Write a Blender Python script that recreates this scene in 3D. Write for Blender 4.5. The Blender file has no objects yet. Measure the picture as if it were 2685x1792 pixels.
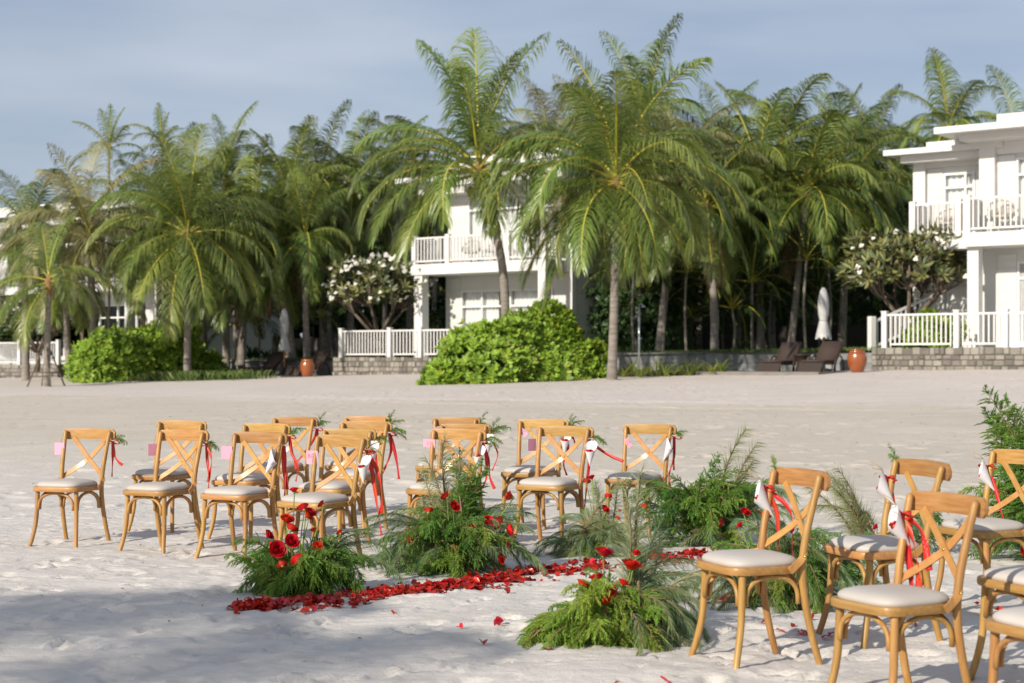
import bpy, math, random
import numpy as np
from mathutils import Vector, Matrix
random.seed(7)
R = math.radians
S = bpy.context.scene
COL = S.collection

# ------------------------------------------------------------------ camera
F, HOR, CX, CAMH = 4310.0, 946.0, 1342.5, 1.377      # focal length and horizon in photo pixels
cd = bpy.data.cameras.new('camera')
cd.sensor_width = 36.0
cd.lens = F / 2685.0 * 36.0
cd.shift_y = (HOR - 896.0) / 2685.0
cd.clip_start = 0.1
cd.clip_end = 2000
cd.dof.use_dof = True
cd.dof.focus_distance = 10.6
cd.dof.aperture_fstop = 3.6
cam = bpy.data.objects.new('camera', cd)
cam.location = (0, 0, CAMH)
cam.rotation_euler = (R(90), 0, 0)
COL.objects.link(cam)
S.camera = cam

# ------------------------------------------------------------------ light
SUN_AZ, SUN_EL = 40.0, 27.0          # light travels towards (sin az, cos az)
w = bpy.data.worlds.new('World'); S.world = w; w.use_nodes = True
nt = w.node_tree; nt.nodes.clear()
out = nt.nodes.new('ShaderNodeOutputWorld'); bg = nt.nodes.new('ShaderNodeBackground')
sky = nt.nodes.new('ShaderNodeTexSky'); sky.sky_type = 'NISHITA'; sky.sun_disc = False
sky.sun_elevation = R(SUN_EL); sky.sun_rotation = R(180 + SUN_AZ)
sky.air_density = 1.0; sky.dust_density = 1.0; sky.ozone_density = 2.0
tc = nt.nodes.new('ShaderNodeTexCoord'); mp = nt.nodes.new('ShaderNodeMapping')
mp.inputs['Scale'].default_value = (1.8, 1.8, 9.0)
no = nt.nodes.new('ShaderNodeTexNoise'); no.inputs['Scale'].default_value = 1.7
no.inputs['Detail'].default_value = 5.0; no.inputs['Roughness'].default_value = 0.5
cr = nt.nodes.new('ShaderNodeValToRGB')
cr.color_ramp.elements[0].position = 0.34; cr.color_ramp.elements[0].color = (2.3, 2.7, 3.55, 1)
cr.color_ramp.elements[1].position = 0.72; cr.color_ramp.elements[1].color = (4.0, 4.25, 4.75, 1)
mx = nt.nodes.new('ShaderNodeMixRGB'); mx.inputs['Fac'].default_value = 0.76
nt.links.new(tc.outputs['Generated'], mp.inputs['Vector']); nt.links.new(mp.outputs['Vector'], no.inputs['Vector'])
nt.links.new(no.outputs['Fac'], cr.inputs['Fac']); nt.links.new(sky.outputs['Color'], mx.inputs['Color1'])
nt.links.new(cr.outputs['Color'], mx.inputs['Color2']); nt.links.new(mx.outputs['Color'], bg.inputs['Color'])
bg.inputs['Strength'].default_value = 0.108
nt.links.new(bg.outputs['Background'], out.inputs['Surface'])
sl = bpy.data.lights.new('sun', 'SUN'); sl.energy = 4.0; sl.angle = R(0.6); sl.color = (1.0, 0.915, 0.79)
sun = bpy.data.objects.new('sun', sl); COL.objects.link(sun)
sun.rotation_euler = (R(90 - SUN_EL), 0, R(-SUN_AZ)); sun.location = (-20, -20, 20)
vs = S.view_settings
vs.view_transform = 'Standard'; vs.look = 'None'; vs.exposure = 0.42; vs.gamma = 1.0; vs.use_curve_mapping = False

# ------------------------------------------------------------------ places
TH = 37.0                                   # the resort stands turned to the beach
UX, UY = math.cos(R(TH)), -math.sin(R(TH))  # along the facades, to the right and nearer
VX, VY = math.sin(R(TH)), math.cos(R(TH))   # inland
LX, LY = 10.26, 46.3                        # right corner of the terrace wall line
def line(t, off=0.0):                       # point t metres to the left along the wall line, off metres inland
    return (LX - UX * t + VX * off, LY - UY * t + VY * off)
def qt(x, y):
    return ((x - LX) * VX + (y - LY) * VY, -((x - LX) * UX + (y - LY) * UY))
def gz(x, y):
    q, t = qt(x, y)
    top = 1.1 - 0.012 * min(max(t, -10), 45)
    a = min(max((q + 31.0) / 31.0, 0.0), 1.0)
    return top * a ** 1.08
def px(u, d): return (u - CX) * d / F       # photo pixel column at distance d -> x
def pz(v, d): return CAMH + (HOR - v) * d / F
K = 2685.0 / 2349.0                         # full-view pixels to photo pixels
def floor_at(u, v):                         # photo pixel on the flat sand -> ground point
    d = F * CAMH / (v - HOR)
    return (px(u, d), d)

# ------------------------------------------------------------------ mesh helpers
class MB:
    def __init__(s): s.v = []; s.f = []; s.m = []; s.cur = 0
    def add(s, vs_, fs):
        o = len(s.v); s.v += [tuple(p) for p in vs_]
        for f in fs: s.f.append(tuple(i + o for i in f)); s.m.append(s.cur)
    def box(s, x0, x1, y0, y1, z0, z1):
        s.add([(x0,y0,z0),(x1,y0,z0),(x1,y1,z0),(x0,y1,z0),(x0,y0,z1),(x1,y0,z1),(x1,y1,z1),(x0,y1,z1)],
              [(0,3,2,1),(4,5,6,7),(0,1,5,4),(1,2,6,5),(2,3,7,6),(3,0,4,7)])
    def tube(s, pts, rad, n=8, cap=True):
        pts = [Vector(p) for p in pts]
        if not hasattr(rad, '__len__'): rad = [rad] * len(pts)
        rings = []; prev = None
        for i, p in enumerate(pts):
            a = pts[max(i-1, 0)]; b = pts[min(i+1, len(pts)-1)]
            t = (b - a).normalized()
            if prev is None:
                ref = Vector((0,0,1)) if abs(t.z) < .9 else Vector((1,0,0))
                x = t.cross(ref).normalized()
            else:
                x = (prev - t * prev.dot(t)).normalized()
            prev = x; y = t.cross(x)
            rings.append([p + (x*math.cos(2*math.pi*k/n) + y*math.sin(2*math.pi*k/n)) * rad[i] for k in range(n)])
        vs_ = [q for r in rings for q in r]; fs = []
        for i in range(len(pts)-1):
            for k in range(n):
                fs.append((i*n+k, i*n+(k+1)%n, (i+1)*n+(k+1)%n, (i+1)*n+k))
        if cap:
            fs.append(tuple(range(n-1, -1, -1))); fs.append(tuple((len(pts)-1)*n+k for k in range(n)))
        s.add(vs_, fs)
    def strap(s, pts, nrm, wid, th):
        pts = [Vector(p) for p in pts]; n = len(pts); vs_ = []
        for i, p in enumerate(pts):
            t = (pts[min(i+1, n-1)] - pts[max(i-1, 0)]).normalized()
            nn = Vector(nrm[i] if isinstance(nrm, list) else nrm)
            sd = t.cross(nn)
            if sd.length < 1e-4: sd = Vector((0,0,1))
            sd.normalize(); nn = sd.cross(t).normalized()
            ww = (wid[i] if isinstance(wid, list) else wid) / 2
            vs_ += [p + sd*ww + nn*th/2, p - sd*ww + nn*th/2, p - sd*ww - nn*th/2, p + sd*ww - nn*th/2]
        fs = []
        for i in range(n-1):
            for k in range(4): fs.append((i*4+k, i*4+(k+1)%4, i*4+4+(k+1)%4, i*4+4+k))
        fs += [(3,2,1,0), tuple((n-1)*4+k for k in range(4))]
        s.add(vs_, fs)
    def lathe(s, prof, n=16, cx=0, cy=0):
        vs_ = [(cx + r*math.cos(2*math.pi*k/n), cy + r*math.sin(2*math.pi*k/n), z) for r, z in prof for k in range(n)]
        fs = []
        for i in range(len(prof)-1):
            for k in range(n): fs.append((i*n+k, i*n+(k+1)%n, (i+1)*n+(k+1)%n, (i+1)*n+k))
        fs += [tuple(range(n-1, -1, -1)), tuple((len(prof)-1)*n+k for k in range(n))]
        s.add(vs_, fs)
    def mesh(s, name, mats, smooth=True):
        me = bpy.data.meshes.new(name); me.from_pydata(s.v, [], s.f)
        for m in (mats if isinstance(mats, (list, tuple)) else [mats]): me.materials.append(m)
        if any(s.m): me.polygons.foreach_set('material_index', s.m)
        if smooth: me.polygons.foreach_set('use_smooth', [True]*len(s.f))
        me.update(); return me

def crisp(me, ang=35):
    try: me.set_sharp_from_angle(angle=R(ang))
    except Exception: pass
    return me

def obj(name, me, parent=None, loc=(0,0,0), rot=(0,0,0), sc=(1,1,1)):
    o = bpy.data.objects.new(name, me); COL.objects.link(o)
    o.location = loc; o.rotation_euler = rot; o.scale = sc
    if parent: o.parent = parent
    return o
def tag(o, label, cat, group=None):
    o['label'] = label; o['category'] = cat
    if group: o['group'] = group
    return o
def thing(name, label, cat, loc=(0,0,0), rz=0, group=None):
    return tag(obj(name, None, None, loc, (0,0,rz)), label, cat, group)
def struct(o): o['kind'] = 'structure'; return o
def stuff(o): o['kind'] = 'stuff'; return o

# ------------------------------------------------------------------ materials
def mat(name, col, rough=.6, vary=0.0, hue=0.0, noise=None, bump=None, coat=0, spec=.5, trans=0, metal=0, col2=None, nscale=(1,1,1), sheen=0):
    m = bpy.data.materials.new(name); m.use_nodes = True; t = m.node_tree; b = t.nodes['Principled BSDF']
    b.inputs['Roughness'].default_value = rough; b.inputs['Metallic'].default_value = metal
    b.inputs['Specular IOR Level'].default_value = spec; b.inputs['Coat Weight'].default_value = coat
    b.inputs['Coat Roughness'].default_value = .12; b.inputs['Sheen Weight'].default_value = sheen
    rgb = t.nodes.new('ShaderNodeRGB'); rgb.outputs[0].default_value = (*col, 1); cur = rgb.outputs[0]
    tcn = t.nodes.new('ShaderNodeTexCoord'); mpn = t.nodes.new('ShaderNodeMapping'); mpn.inputs['Scale'].default_value = nscale
    t.links.new(tcn.outputs['Object'], mpn.inputs['Vector'])
    oi = t.nodes.new('ShaderNodeObjectInfo')
    if vary or hue:                          # move the pattern from object to object
        va = t.nodes.new('ShaderNodeVectorMath'); va.operation = 'ADD'
        sc_ = t.nodes.new('ShaderNodeMath'); sc_.operation = 'MULTIPLY'; sc_.inputs[1].default_value = 37.0
        t.links.new(oi.outputs['Random'], sc_.inputs[0]); t.links.new(mpn.outputs['Vector'], va.inputs[0]); t.links.new(sc_.outputs[0], va.inputs[1])
        vec = va.outputs[0]
    else: vec = mpn.outputs['Vector']
    if noise:
        n = t.nodes.new('ShaderNodeTexNoise'); n.inputs['Scale'].default_value = noise; n.inputs['Detail'].default_value = 4
        t.links.new(vec, n.inputs['Vector'])
        r = t.nodes.new('ShaderNodeValToRGB'); r.color_ramp.elements[0].position = .32; r.color_ramp.elements[1].position = .68
        mm = t.nodes.new('ShaderNodeMixRGB'); t.links.new(n.outputs['Fac'], r.inputs['Fac']); t.links.new(r.outputs['Color'], mm.inputs['Fac'])
        t.links.new(cur, mm.inputs['Color1']); mm.inputs['Color2'].default_value = (*(col2 or tuple(c*.7 for c in col)), 1)
        cur = mm.outputs[0]
    if vary or hue:
        h = t.nodes.new('ShaderNodeHueSaturation')
        a = t.nodes.new('ShaderNodeMapRange'); a.inputs[3].default_value = 1-vary; a.inputs[4].default_value = 1+vary
        t.links.new(oi.outputs['Random'], a.inputs[0]); t.links.new(a.outputs[0], h.inputs['Value'])
        if hue:
            wn = t.nodes.new('ShaderNodeTexWhiteNoise'); wn.noise_dimensions = '1D'; t.links.new(oi.outputs['Random'], wn.inputs['W'])
            a2 = t.nodes.new('ShaderNodeMapRange'); a2.inputs[3].default_value = .5-hue; a2.inputs[4].default_value = .5+hue
            t.links.new(wn.outputs['Value'], a2.inputs[0]); t.links.new(a2.outputs[0], h.inputs['Hue'])
        t.links.new(cur, h.inputs['Color']); cur = h.outputs[0]
    t.links.new(cur, b.inputs['Base Color'])
    if bump:
        n2 = t.nodes.new('ShaderNodeTexNoise'); n2.inputs['Scale'].default_value = bump[0]; n2.inputs['Detail'].default_value = 5
        t.links.new(vec, n2.inputs['Vector'])
        bp = t.nodes.new('ShaderNodeBump'); bp.inputs['Strength'].default_value = bump[1]; bp.inputs['Distance'].default_value = bump[2]
        t.links.new(n2.outputs['Fac'], bp.inputs['Height']); t.links.new(bp.outputs['Normal'], b.inputs['Normal'])
    if trans:                                # light through thin leaves, cloth or paper
        o = t.nodes['Material Output']; tr = t.nodes.new('ShaderNodeBsdfTranslucent'); mxs = t.nodes.new('ShaderNodeMixShader')
        mxs.inputs[0].default_value = trans; t.links.new(cur, tr.inputs['Color'])
        t.links.new(b.outputs[0], mxs.inputs[1]); t.links.new(tr.outputs[0], mxs.inputs[2]); t.links.new(mxs.outputs[0], o.inputs['Surface'])
    return m

M = {}
M['wood'] = mat('honey_wood', (.43,.243,.078), .48, .14, .010, 9, None, .05, .45, col2=(.33,.158,.038), nscale=(6,6,.7))
M['wood_rail'] = mat('honey_wood_rail', (.43,.243,.080), .46, .14, .010, 9, None, .06, .45, col2=(.33,.158,.038), nscale=(.7,6,8))
M['slat'] = mat('bent_wood', (.49,.265,.085), .46, .06, .008, 12, None, .05, .4, col2=(.40,.195,.052), nscale=(1.2,5,1.2))
M['seat'] = mat('beige_vinyl', (.50,.46,.42), .55, .05, 0, 3, (260,.12,.002), 0, .35, col2=(.46,.42,.38))
M['brass'] = mat('brass', (.55,.38,.14), .3, metal=1)
M['ribbon'] = mat('red_satin', (.78,.050,.032), .36, .10, .008, 6, None, 0, .5, trans=.28, col2=(.66,.030,.022))
M['paper'] = mat('white_paper', (.78,.78,.80), .7, .03, 0, trans=.18)
M['pink'] = mat('pink_card', (.80,.40,.52), .7, .08, .01, 5, trans=.15, col2=(.76,.36,.48))
M['ink'] = mat('purple_ink', (.22,.02,.10), .6)
M['string'] = mat('jute_string', (.45,.30,.14), .8)
M['rose'] = mat('rose_petal', (.68,.034,.014), .5, .2, .008, 14, None, 0, .3, trans=.22, col2=(.42,.008,.006))
M['petal'] = mat('fallen_petal', (.60,.026,.015), .30, .45, .01, 20, None, 0, .5, trans=.2, col2=(.44,.012,.009))
M['stem'] = mat('flower_stem', (.20,.30,.06), .5, .2)
M['twig'] = mat('brown_twig', (.20,.12,.06), .8, .2)
M['juniper'] = mat('juniper_green', (.090,.210,.034), .6, .3, .02, 5, trans=.28, spec=.25, col2=(.19,.335,.058))
M['cypress'] = mat('cypress_yellow_green', (.25,.38,.06), .6, .2, .02, 5, trans=.32, spec=.25, col2=(.25,.38,.055))
M['plume'] = mat('blue_green_needles', (.155,.255,.130), .6, .25, .03, 4, trans=.3, spec=.25, col2=(.21,.29,.11))
M['dryplume'] = mat('pale_needles', (.30,.32,.16), .6, .2, .02, 4, trans=.25, col2=(.22,.26,.10))
M['white'] = mat('white_paint', (.67,.66,.645), .5, .02, 0, 1.2, None, 0, .4, col2=(.65,.64,.62))
M['siding'] = mat('siding_paint', (.65,.645,.63), .55, .03, 0, 1.5, None, 0, .4, col2=(.60,.595,.58))
M['slab'] = mat('painted_concrete', (.70,.69,.675), .6, 0, 0, .9, (20,.15,.01), col2=(.61,.60,.58))
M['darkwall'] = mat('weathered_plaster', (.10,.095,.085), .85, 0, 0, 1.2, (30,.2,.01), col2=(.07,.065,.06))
M['stone'] = mat('wall_stone', (.27,.245,.205), .85, .42, .02, 5, (18,.5,.02), col2=(.18,.165,.145))
M['mortar'] = mat('mortar', (.13,.12,.105), .9, 0, 0, 8)
M['panel'] = mat('grey_slate_panel', (.27,.275,.27), .7, .2, 0, 2.5, (14,.3,.01), col2=(.20,.205,.205))
M['deck'] = mat('stone_deck', (.22,.20,.18), .8, 0, 0, 3, col2=(.17,.155,.14))
M['glass'] = None
M['curtain'] = mat('curtain', (.84,.84,.83), .8, 0, 0, trans=.12)
M['frame'] = mat('window_frame', (.72,.73,.72), .4)
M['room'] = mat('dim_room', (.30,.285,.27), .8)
M['wicker'] = mat('brown_wicker', (.045,.026,.018), .55, .15, 0, 60, (90,.6,.01), col2=(.025,.015,.011))
M['cushion'] = mat('brown_cushion', (.055,.034,.026), .8, .1)
M['rattan'] = mat('beige_rattan', (.42,.36,.29), .6)
M['urn'] = mat('terracotta_glaze', (.30,.088,.026), .22, .06, 0, 3, None, .4, .5, col2=(.23,.062,.018))
M['canvas'] = mat('parasol_canvas', (.66,.66,.65), .8, 0, 0, 3, trans=.15)
M['pole'] = mat('teak_pole', (.45,.20,.07), .5)
M['metal'] = mat('brushed_steel', (.55,.60,.64), .3, metal=.7)
M['dark'] = mat('black_rubber', (.02,.02,.02), .5)
M['trunk'] = mat('palm_trunk', (.31,.275,.235), .9, .12, 0, 3, (12,.6,.03), col2=(.19,.165,.14), nscale=(1,1,7))
M['bark'] = mat('bark', (.17,.13,.095), .9, .2, 0, 6, (16,.6,.02), col2=(.09,.07,.055))
M['fibre'] = mat('palm_fibre', (.26,.15,.06), .9, .1, 0, 8, col2=(.15,.085,.035))
M['coconut'] = mat('coconut', (.24,.27,.05), .4, .3, .02)
M['frond'] = mat('palm_leaf', (.115,.178,.032), .38, .36, .016, 1.3, None, 0, .55, trans=.24, col2=(.205,.250,.060))
M['rachis'] = mat('palm_rachis', (.40,.36,.045), .42, .2)
M['frond_old'] = mat('weathered_palm_leaf', (.205,.215,.078), .5, .3, .02, 1.5, None, 0, .5, trans=.24, col2=(.26,.24,.115))
M['dead'] = mat('dead_palm_leaf', (.23,.155,.075), .8, .2, .01, 2, trans=.15, col2=(.30,.21,.11))
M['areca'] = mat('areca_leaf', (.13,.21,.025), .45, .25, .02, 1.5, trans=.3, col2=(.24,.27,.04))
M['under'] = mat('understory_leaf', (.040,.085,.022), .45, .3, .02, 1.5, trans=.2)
M['scaevola'] = mat('sea_lettuce_leaf', (.31,.47,.055), .5, 0, 0, 2.5, None, 0, .35, trans=.3, col2=(.25,.39,.04))
M['scaevola_d'] = mat('sea_lettuce_deep', (.15,.26,.03), .5, 0, 0, 3, trans=.25)
M['scaevola_y'] = mat('sea_lettuce_yellowed', (.34,.36,.04), .4, 0, 0, 3, trans=.25)
M['darkleaf'] = mat('dark_leaf', (.030,.062,.016), .5, .25, .02, .8, trans=.12, col2=(.05,.085,.02))  # low leaf colour, carries part of the grove's deep shade
M['plumeria'] = mat('plumeria_leaf', (.185,.205,.058), .42, 0, 0, 3, trans=.2, col2=(.26,.235,.085))
M['plumeria_dark'] = mat('plumeria_leaf_deep', (.055,.085,.028), .42, 0, 0, 3, trans=.15, col2=(.10,.11,.04))
M['blossom'] = mat('white_blossom', (.82,.80,.72), .6, .03, 0, trans=.15)
M['strapleaf'] = mat('spider_lily_leaf', (.17,.25,.035), .4, .2, .02, 3, trans=.25, col2=(.29,.32,.06))
M['grass'] = mat('lawn_grass', (.07,.125,.022), .6, 0, 0, 2, trans=.15, col2=(.12,.16,.03))
M['soil'] = mat('garden_soil', (.07,.055,.04), .95, 0, 0, 3)

def glass():
    m = bpy.data.materials.new('window_glass'); m.use_nodes = True; t = m.node_tree; t.nodes.clear()
    o = t.nodes.new('ShaderNodeOutputMaterial'); a = t.nodes.new('ShaderNodeBsdfTransparent'); g = t.nodes.new('ShaderNodeBsdfGlossy')
    g.inputs['Roughness'].default_value = .03; x = t.nodes.new('ShaderNodeMixShader'); f = t.nodes.new('ShaderNodeFresnel')
    f.inputs['IOR'].default_value = 1.45; t.links.new(f.outputs[0], x.inputs[0]); t.links.new(a.outputs[0], x.inputs[1]); t.links.new(g.outputs[0], x.inputs[2])
    a.inputs['Color'].default_value = (.965,.975,.975,1); t.links.new(x.outputs[0], o.inputs['Surface']); return m
M['glass'] = glass()

def sand_mat():
    m = bpy.data.materials.new('beach_sand'); m.use_nodes = True; t = m.node_tree; b = t.nodes['Principled BSDF']; L = t.links.new
    b.inputs['Roughness'].default_value = .95; b.inputs['Specular IOR Level'].default_value = .15
    tcn = t.nodes.new('ShaderNodeTexCoord')
    def nz(scale, det, rough=.55, stretch=None):
        n = t.nodes.new('ShaderNodeTexNoise'); n.inputs['Scale'].default_value = scale; n.inputs['Detail'].default_value = det; n.inputs['Roughness'].default_value = rough
        if stretch:
            k = t.nodes.new('ShaderNodeMapping'); k.inputs['Scale'].default_value = stretch; L(tcn.outputs['Object'], k.inputs['Vector']); L(k.outputs['Vector'], n.inputs['Vector'])
        else: L(tcn.outputs['Object'], n.inputs['Vector'])
        return n.outputs['Fac']
    def ramp(f, a, b_, ca, cb):
        r = t.nodes.new('ShaderNodeValToRGB'); r.color_ramp.elements[0].position = a; r.color_ramp.elements[1].position = b_
        r.color_ramp.elements[0].color = (*ca, 1); r.color_ramp.elements[1].color = (*cb, 1); L(f, r.inputs['Fac']); return r.outputs['Color']
    def mix(a, b_, f, mode='MIX'):
        x = t.nodes.new('ShaderNodeMixRGB'); x.blend_type = mode; L(a, x.inputs['Color1']); L(b_, x.inputs['Color2'])
        if isinstance(f, float): x.inputs['Fac'].default_value = f
        else: L(f, x.inputs['Fac'])
        return x.outputs['Color']
    fine = ramp(nz(2.2, 8, .65), .3, .7, (.585,.545,.500), (.655,.618,.575))
    damp = ramp(nz(1.1, 6, .6, (.5,1.6,1)), .3, .7, (.49,.440,.370), (.555,.502,.430))     # packed, slightly algae-tinted sand in the middle of the beach
    dry = ramp(nz(.9, 6, .6), .3, .7, (.55,.490,.445), (.60,.542,.50))                     # drifted pinkish sand by the terraces
    # the belts run along the shore: distance inland of each point
    vm = t.nodes.new('ShaderNodeVectorMath'); vm.operation = 'DOT_PRODUCT'; vm.inputs[1].default_value = (VX, VY, 0); L(tcn.outputs['Object'], vm.inputs[0])
    wob = t.nodes.new('ShaderNodeMath'); wob.operation = 'MULTIPLY_ADD'; L(nz(.25, 4), wob.inputs[0]); wob.inputs[1].default_value = 5.0; L(vm.outputs['Value'], wob.inputs[2])
    def step(a, c):
        r = t.nodes.new('ShaderNodeMapRange'); r.inputs[1].default_value = a; r.inputs[2].default_value = c; L(wob.outputs[0], r.inputs[0]); return r.outputs[0]
    c = mix(fine, damp, step(11.5, 20.0)); c = mix(c, dry, step(29.5, 30.8))
    speck = ramp(nz(60, 3, .7), .66, .74, (1,1,1), (.70,.66,.60)); c = mix(c, speck, .8, 'MULTIPLY')
    bits = ramp(nz(9, 2, .5, (1,2.2,1)), .715, .75, (1,1,1), (.55,.52,.45)); c = mix(c, bits, .55, 'MULTIPLY')
    L(c, b.inputs['Base Color'])
    b1 = t.nodes.new('ShaderNodeBump'); b1.inputs['Strength'].default_value = .6; b1.inputs['Distance'].default_value = .026; L(nz(16, 9, .7, (1,1.6,1)), b1.inputs['Height'])
    b2 = t.nodes.new('ShaderNodeBump'); b2.inputs['Strength'].default_value = .35; b2.inputs['Distance'].default_value = .004; L(nz(220, 3, .6), b2.inputs['Height']); L(b1.outputs[0], b2.inputs['Normal'])
    L(b2.outputs[0], b.inputs['Normal']); return m
M['sand'] = sand_mat()

# ================================================================== SETTING: sand, lawn
rng = np.random.default_rng(11)
def vnoise(x, y, sc, seed):
    r = np.random.default_rng(seed).random((256, 256)); X = x/sc; Y = y/sc
    xi = np.floor(X).astype(int); yi = np.floor(Y).astype(int); fx = X-xi; fy = Y-yi
    fx = fx*fx*(3-2*fx); fy = fy*fy*(3-2*fy); a = xi % 256; b = yi % 256; a1 = (a+1) % 256; b1 = (b+1) % 256
    return (r[a,b]*(1-fx)+r[a1,b]*fx)*(1-fy)+(r[a,b1]*(1-fx)+r[a1,b1]*fx)*fy - .5
def make_sand():
    def grow(a, step, end):
        o = []; v = a
        while v < end: step *= 1.16; v += step; o.append(min(v, end))
        return o
    st = .027
    core = list(np.arange(-5.2, 5.2, st)); side = grow(5.2, st, 9); step_ = .06
    while side[-1] < 16: side.append(side[-1]+step_)
    side += grow(side[-1], step_, 300)
    xs = np.array([-v for v in reversed(side)] + core + side)
    ys = [4.4]
    while ys[-1] < 90: ys.append(ys[-1] + max(st, (ys[-1]-13.0)*.0062))
    ys = np.array([-60,-30,-15,-8,-4,-1,1.5,3.2,4.0] + ys + grow(ys[-1], 1.5, 500))
    X, Y = np.meshgrid(xs, ys, indexing='ij')
    q = (X-LX)*VX + (Y-LY)*VY; t = -((X-LX)*UX + (Y-LY)*UY)
    Z = (1.1-.012*np.clip(t,-10,45)) * np.clip((q+31)/31, 0, 1)**1.08
    near = np.clip((17.5-Y)/5, 0.30, 1) * np.clip((16-np.abs(X))/4, 0, 1)
    far = np.clip(1-(np.abs(X)-40)/40, 0, 1)*np.clip((110-Y)/20, 0, 1)
    warp = vnoise(X, Y, .5, 21)*.35
    Z += (vnoise(X+warp, Y*1.5, .55, 1)*.024 + vnoise(X+warp, Y*1.7+warp, .21, 2)*.010 + vnoise(X+warp, Y*1.5, .085, 3)*.0075) * near
    ridge = np.abs(vnoise(X+warp, Y*2.2+warp, .30, 8))*2
    Z -= np.clip(.16-ridge, 0, 1)*.05*near
    Z += vnoise(X, Y, 3.1, 4)*.05*far*np.clip((q+31)/8, 0, 1) + vnoise(X, Y, .9, 5)*.014*far
    for i in range(3000):                    # footprints and scuffs
        cx = rng.uniform(-5, 5); cy = rng.uniform(4.6, 15.5)
        a = rng.uniform(0, math.pi); l = .022+.10*rng.random()**2.2; wd = l*rng.uniform(.35, .6); dp = (.007+.012*rng.random())*min(1.4, .6+l*8)*(1.35 if cy < 10 else 1)*(1 if cy < 12 else .7)
        i0, i1 = np.searchsorted(xs, [cx-2.2*l, cx+2.2*l]); j0, j1 = np.searchsorted(ys, [cy-2.2*l, cy+2.2*l])
        if i1-i0 < 2 or j1-j0 < 2: continue
        dx = X[i0:i1, j0:j1]-cx; dy = Y[i0:i1, j0:j1]-cy
        u = (dx*math.cos(a)+dy*math.sin(a))/l; v = (-dx*math.sin(a)+dy*math.cos(a))/wd; rr = u*u+v*v
        Z[i0:i1, j0:j1] += -dp*np.exp(-(rr**1.6)) + dp*.45*np.exp(-((np.sqrt(rr)-1.35)**2)*9)
    for i in range(1500):                    # older prints further up the beach
        cy = rng.uniform(15, 44); cx = rng.uniform(-.33, .33)*cy; a = rng.uniform(0, math.pi); l = rng.uniform(.09, .22); wd = l*rng.uniform(.4, .7); dp = rng.uniform(.008, .024)
        i0, i1 = np.searchsorted(xs, [cx-2.2*l, cx+2.2*l]); j0, j1 = np.searchsorted(ys, [cy-2.2*l, cy+2.2*l])
        if i1-i0 < 2 or j1-j0 < 2: continue
        dx = X[i0:i1, j0:j1]-cx; dy = Y[i0:i1, j0:j1]-cy
        u = (dx*math.cos(a)+dy*math.sin(a))/l; v = (-dx*math.sin(a)+dy*math.cos(a))/wd; rr2 = u*u+v*v
        Z[i0:i1, j0:j1] += -dp*np.exp(-(rr2**1.6)) + dp*.4*np.exp(-((np.sqrt(rr2)-1.35)**2)*9)
    for off in (-16.2, -14.6, -7.0, -5.5):   # beach buggy tracks along the shore
        e = q-off+vnoise(t, t*0, 9.0, 31)*1.2; Z += -.020*np.exp(-(e/.13)**2)+.012*np.exp(-((np.abs(e)-.27)/.10)**2)
    nx, ny = X.shape
    me = bpy.data.meshes.new('sand'); co = np.stack([X,Y,Z],-1).reshape(-1,3).astype(np.float32)
    me.vertices.add(nx*ny); me.vertices.foreach_set('co', co.ravel())
    i, j = np.meshgrid(np.arange(nx-1), np.arange(ny-1), indexing='ij'); a = (i*ny+j).ravel()
    fc = np.stack([a, a+ny, a+ny+1, a+1], -1).astype(np.int32)
    me.loops.add(fc.size); me.loops.foreach_set('vertex_index', fc.ravel()); me.polygons.add(len(fc))
    me.polygons.foreach_set('loop_start', np.arange(0, fc.size, 4, dtype=np.int32)); me.polygons.foreach_set('use_smooth', np.ones(len(fc), bool))
    me.materials.append(M['sand']); me.update(calc_edges=True); me.validate()
    def sample(x, y):
        i = min(max(int(np.searchsorted(xs, x)), 1), nx-1); j = min(max(int(np.searchsorted(ys, y)), 1), ny-1)
        return float(Z[i, j])
    return me, sample
sand_me, sandz = make_sand()
struct(obj('sand', sand_me))
def base_z(t): return 1.1-.012*t
WALLH = .60
m = MB(); tt = [-25+2.5*i for i in range(33)]; oo = [.12, 1, 2.5, 5, 9, 15, 25, 45, 80]
for t_ in tt:
    for o_ in oo: x, y = line(t_, o_); m.v.append((x, y, base_z(t_)+WALLH-.035+.02*math.sin(t_*1.7+o_)))
for i in range(len(tt)-1):
    for j in range(len(oo)-1): n = len(oo); m.f.append((i*n+j, i*n+j+1, (i+1)*n+j+1, (i+1)*n+j)); m.m.append(0)
struct(obj('lawn', m.mesh('lawn', M['grass'])))

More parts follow.
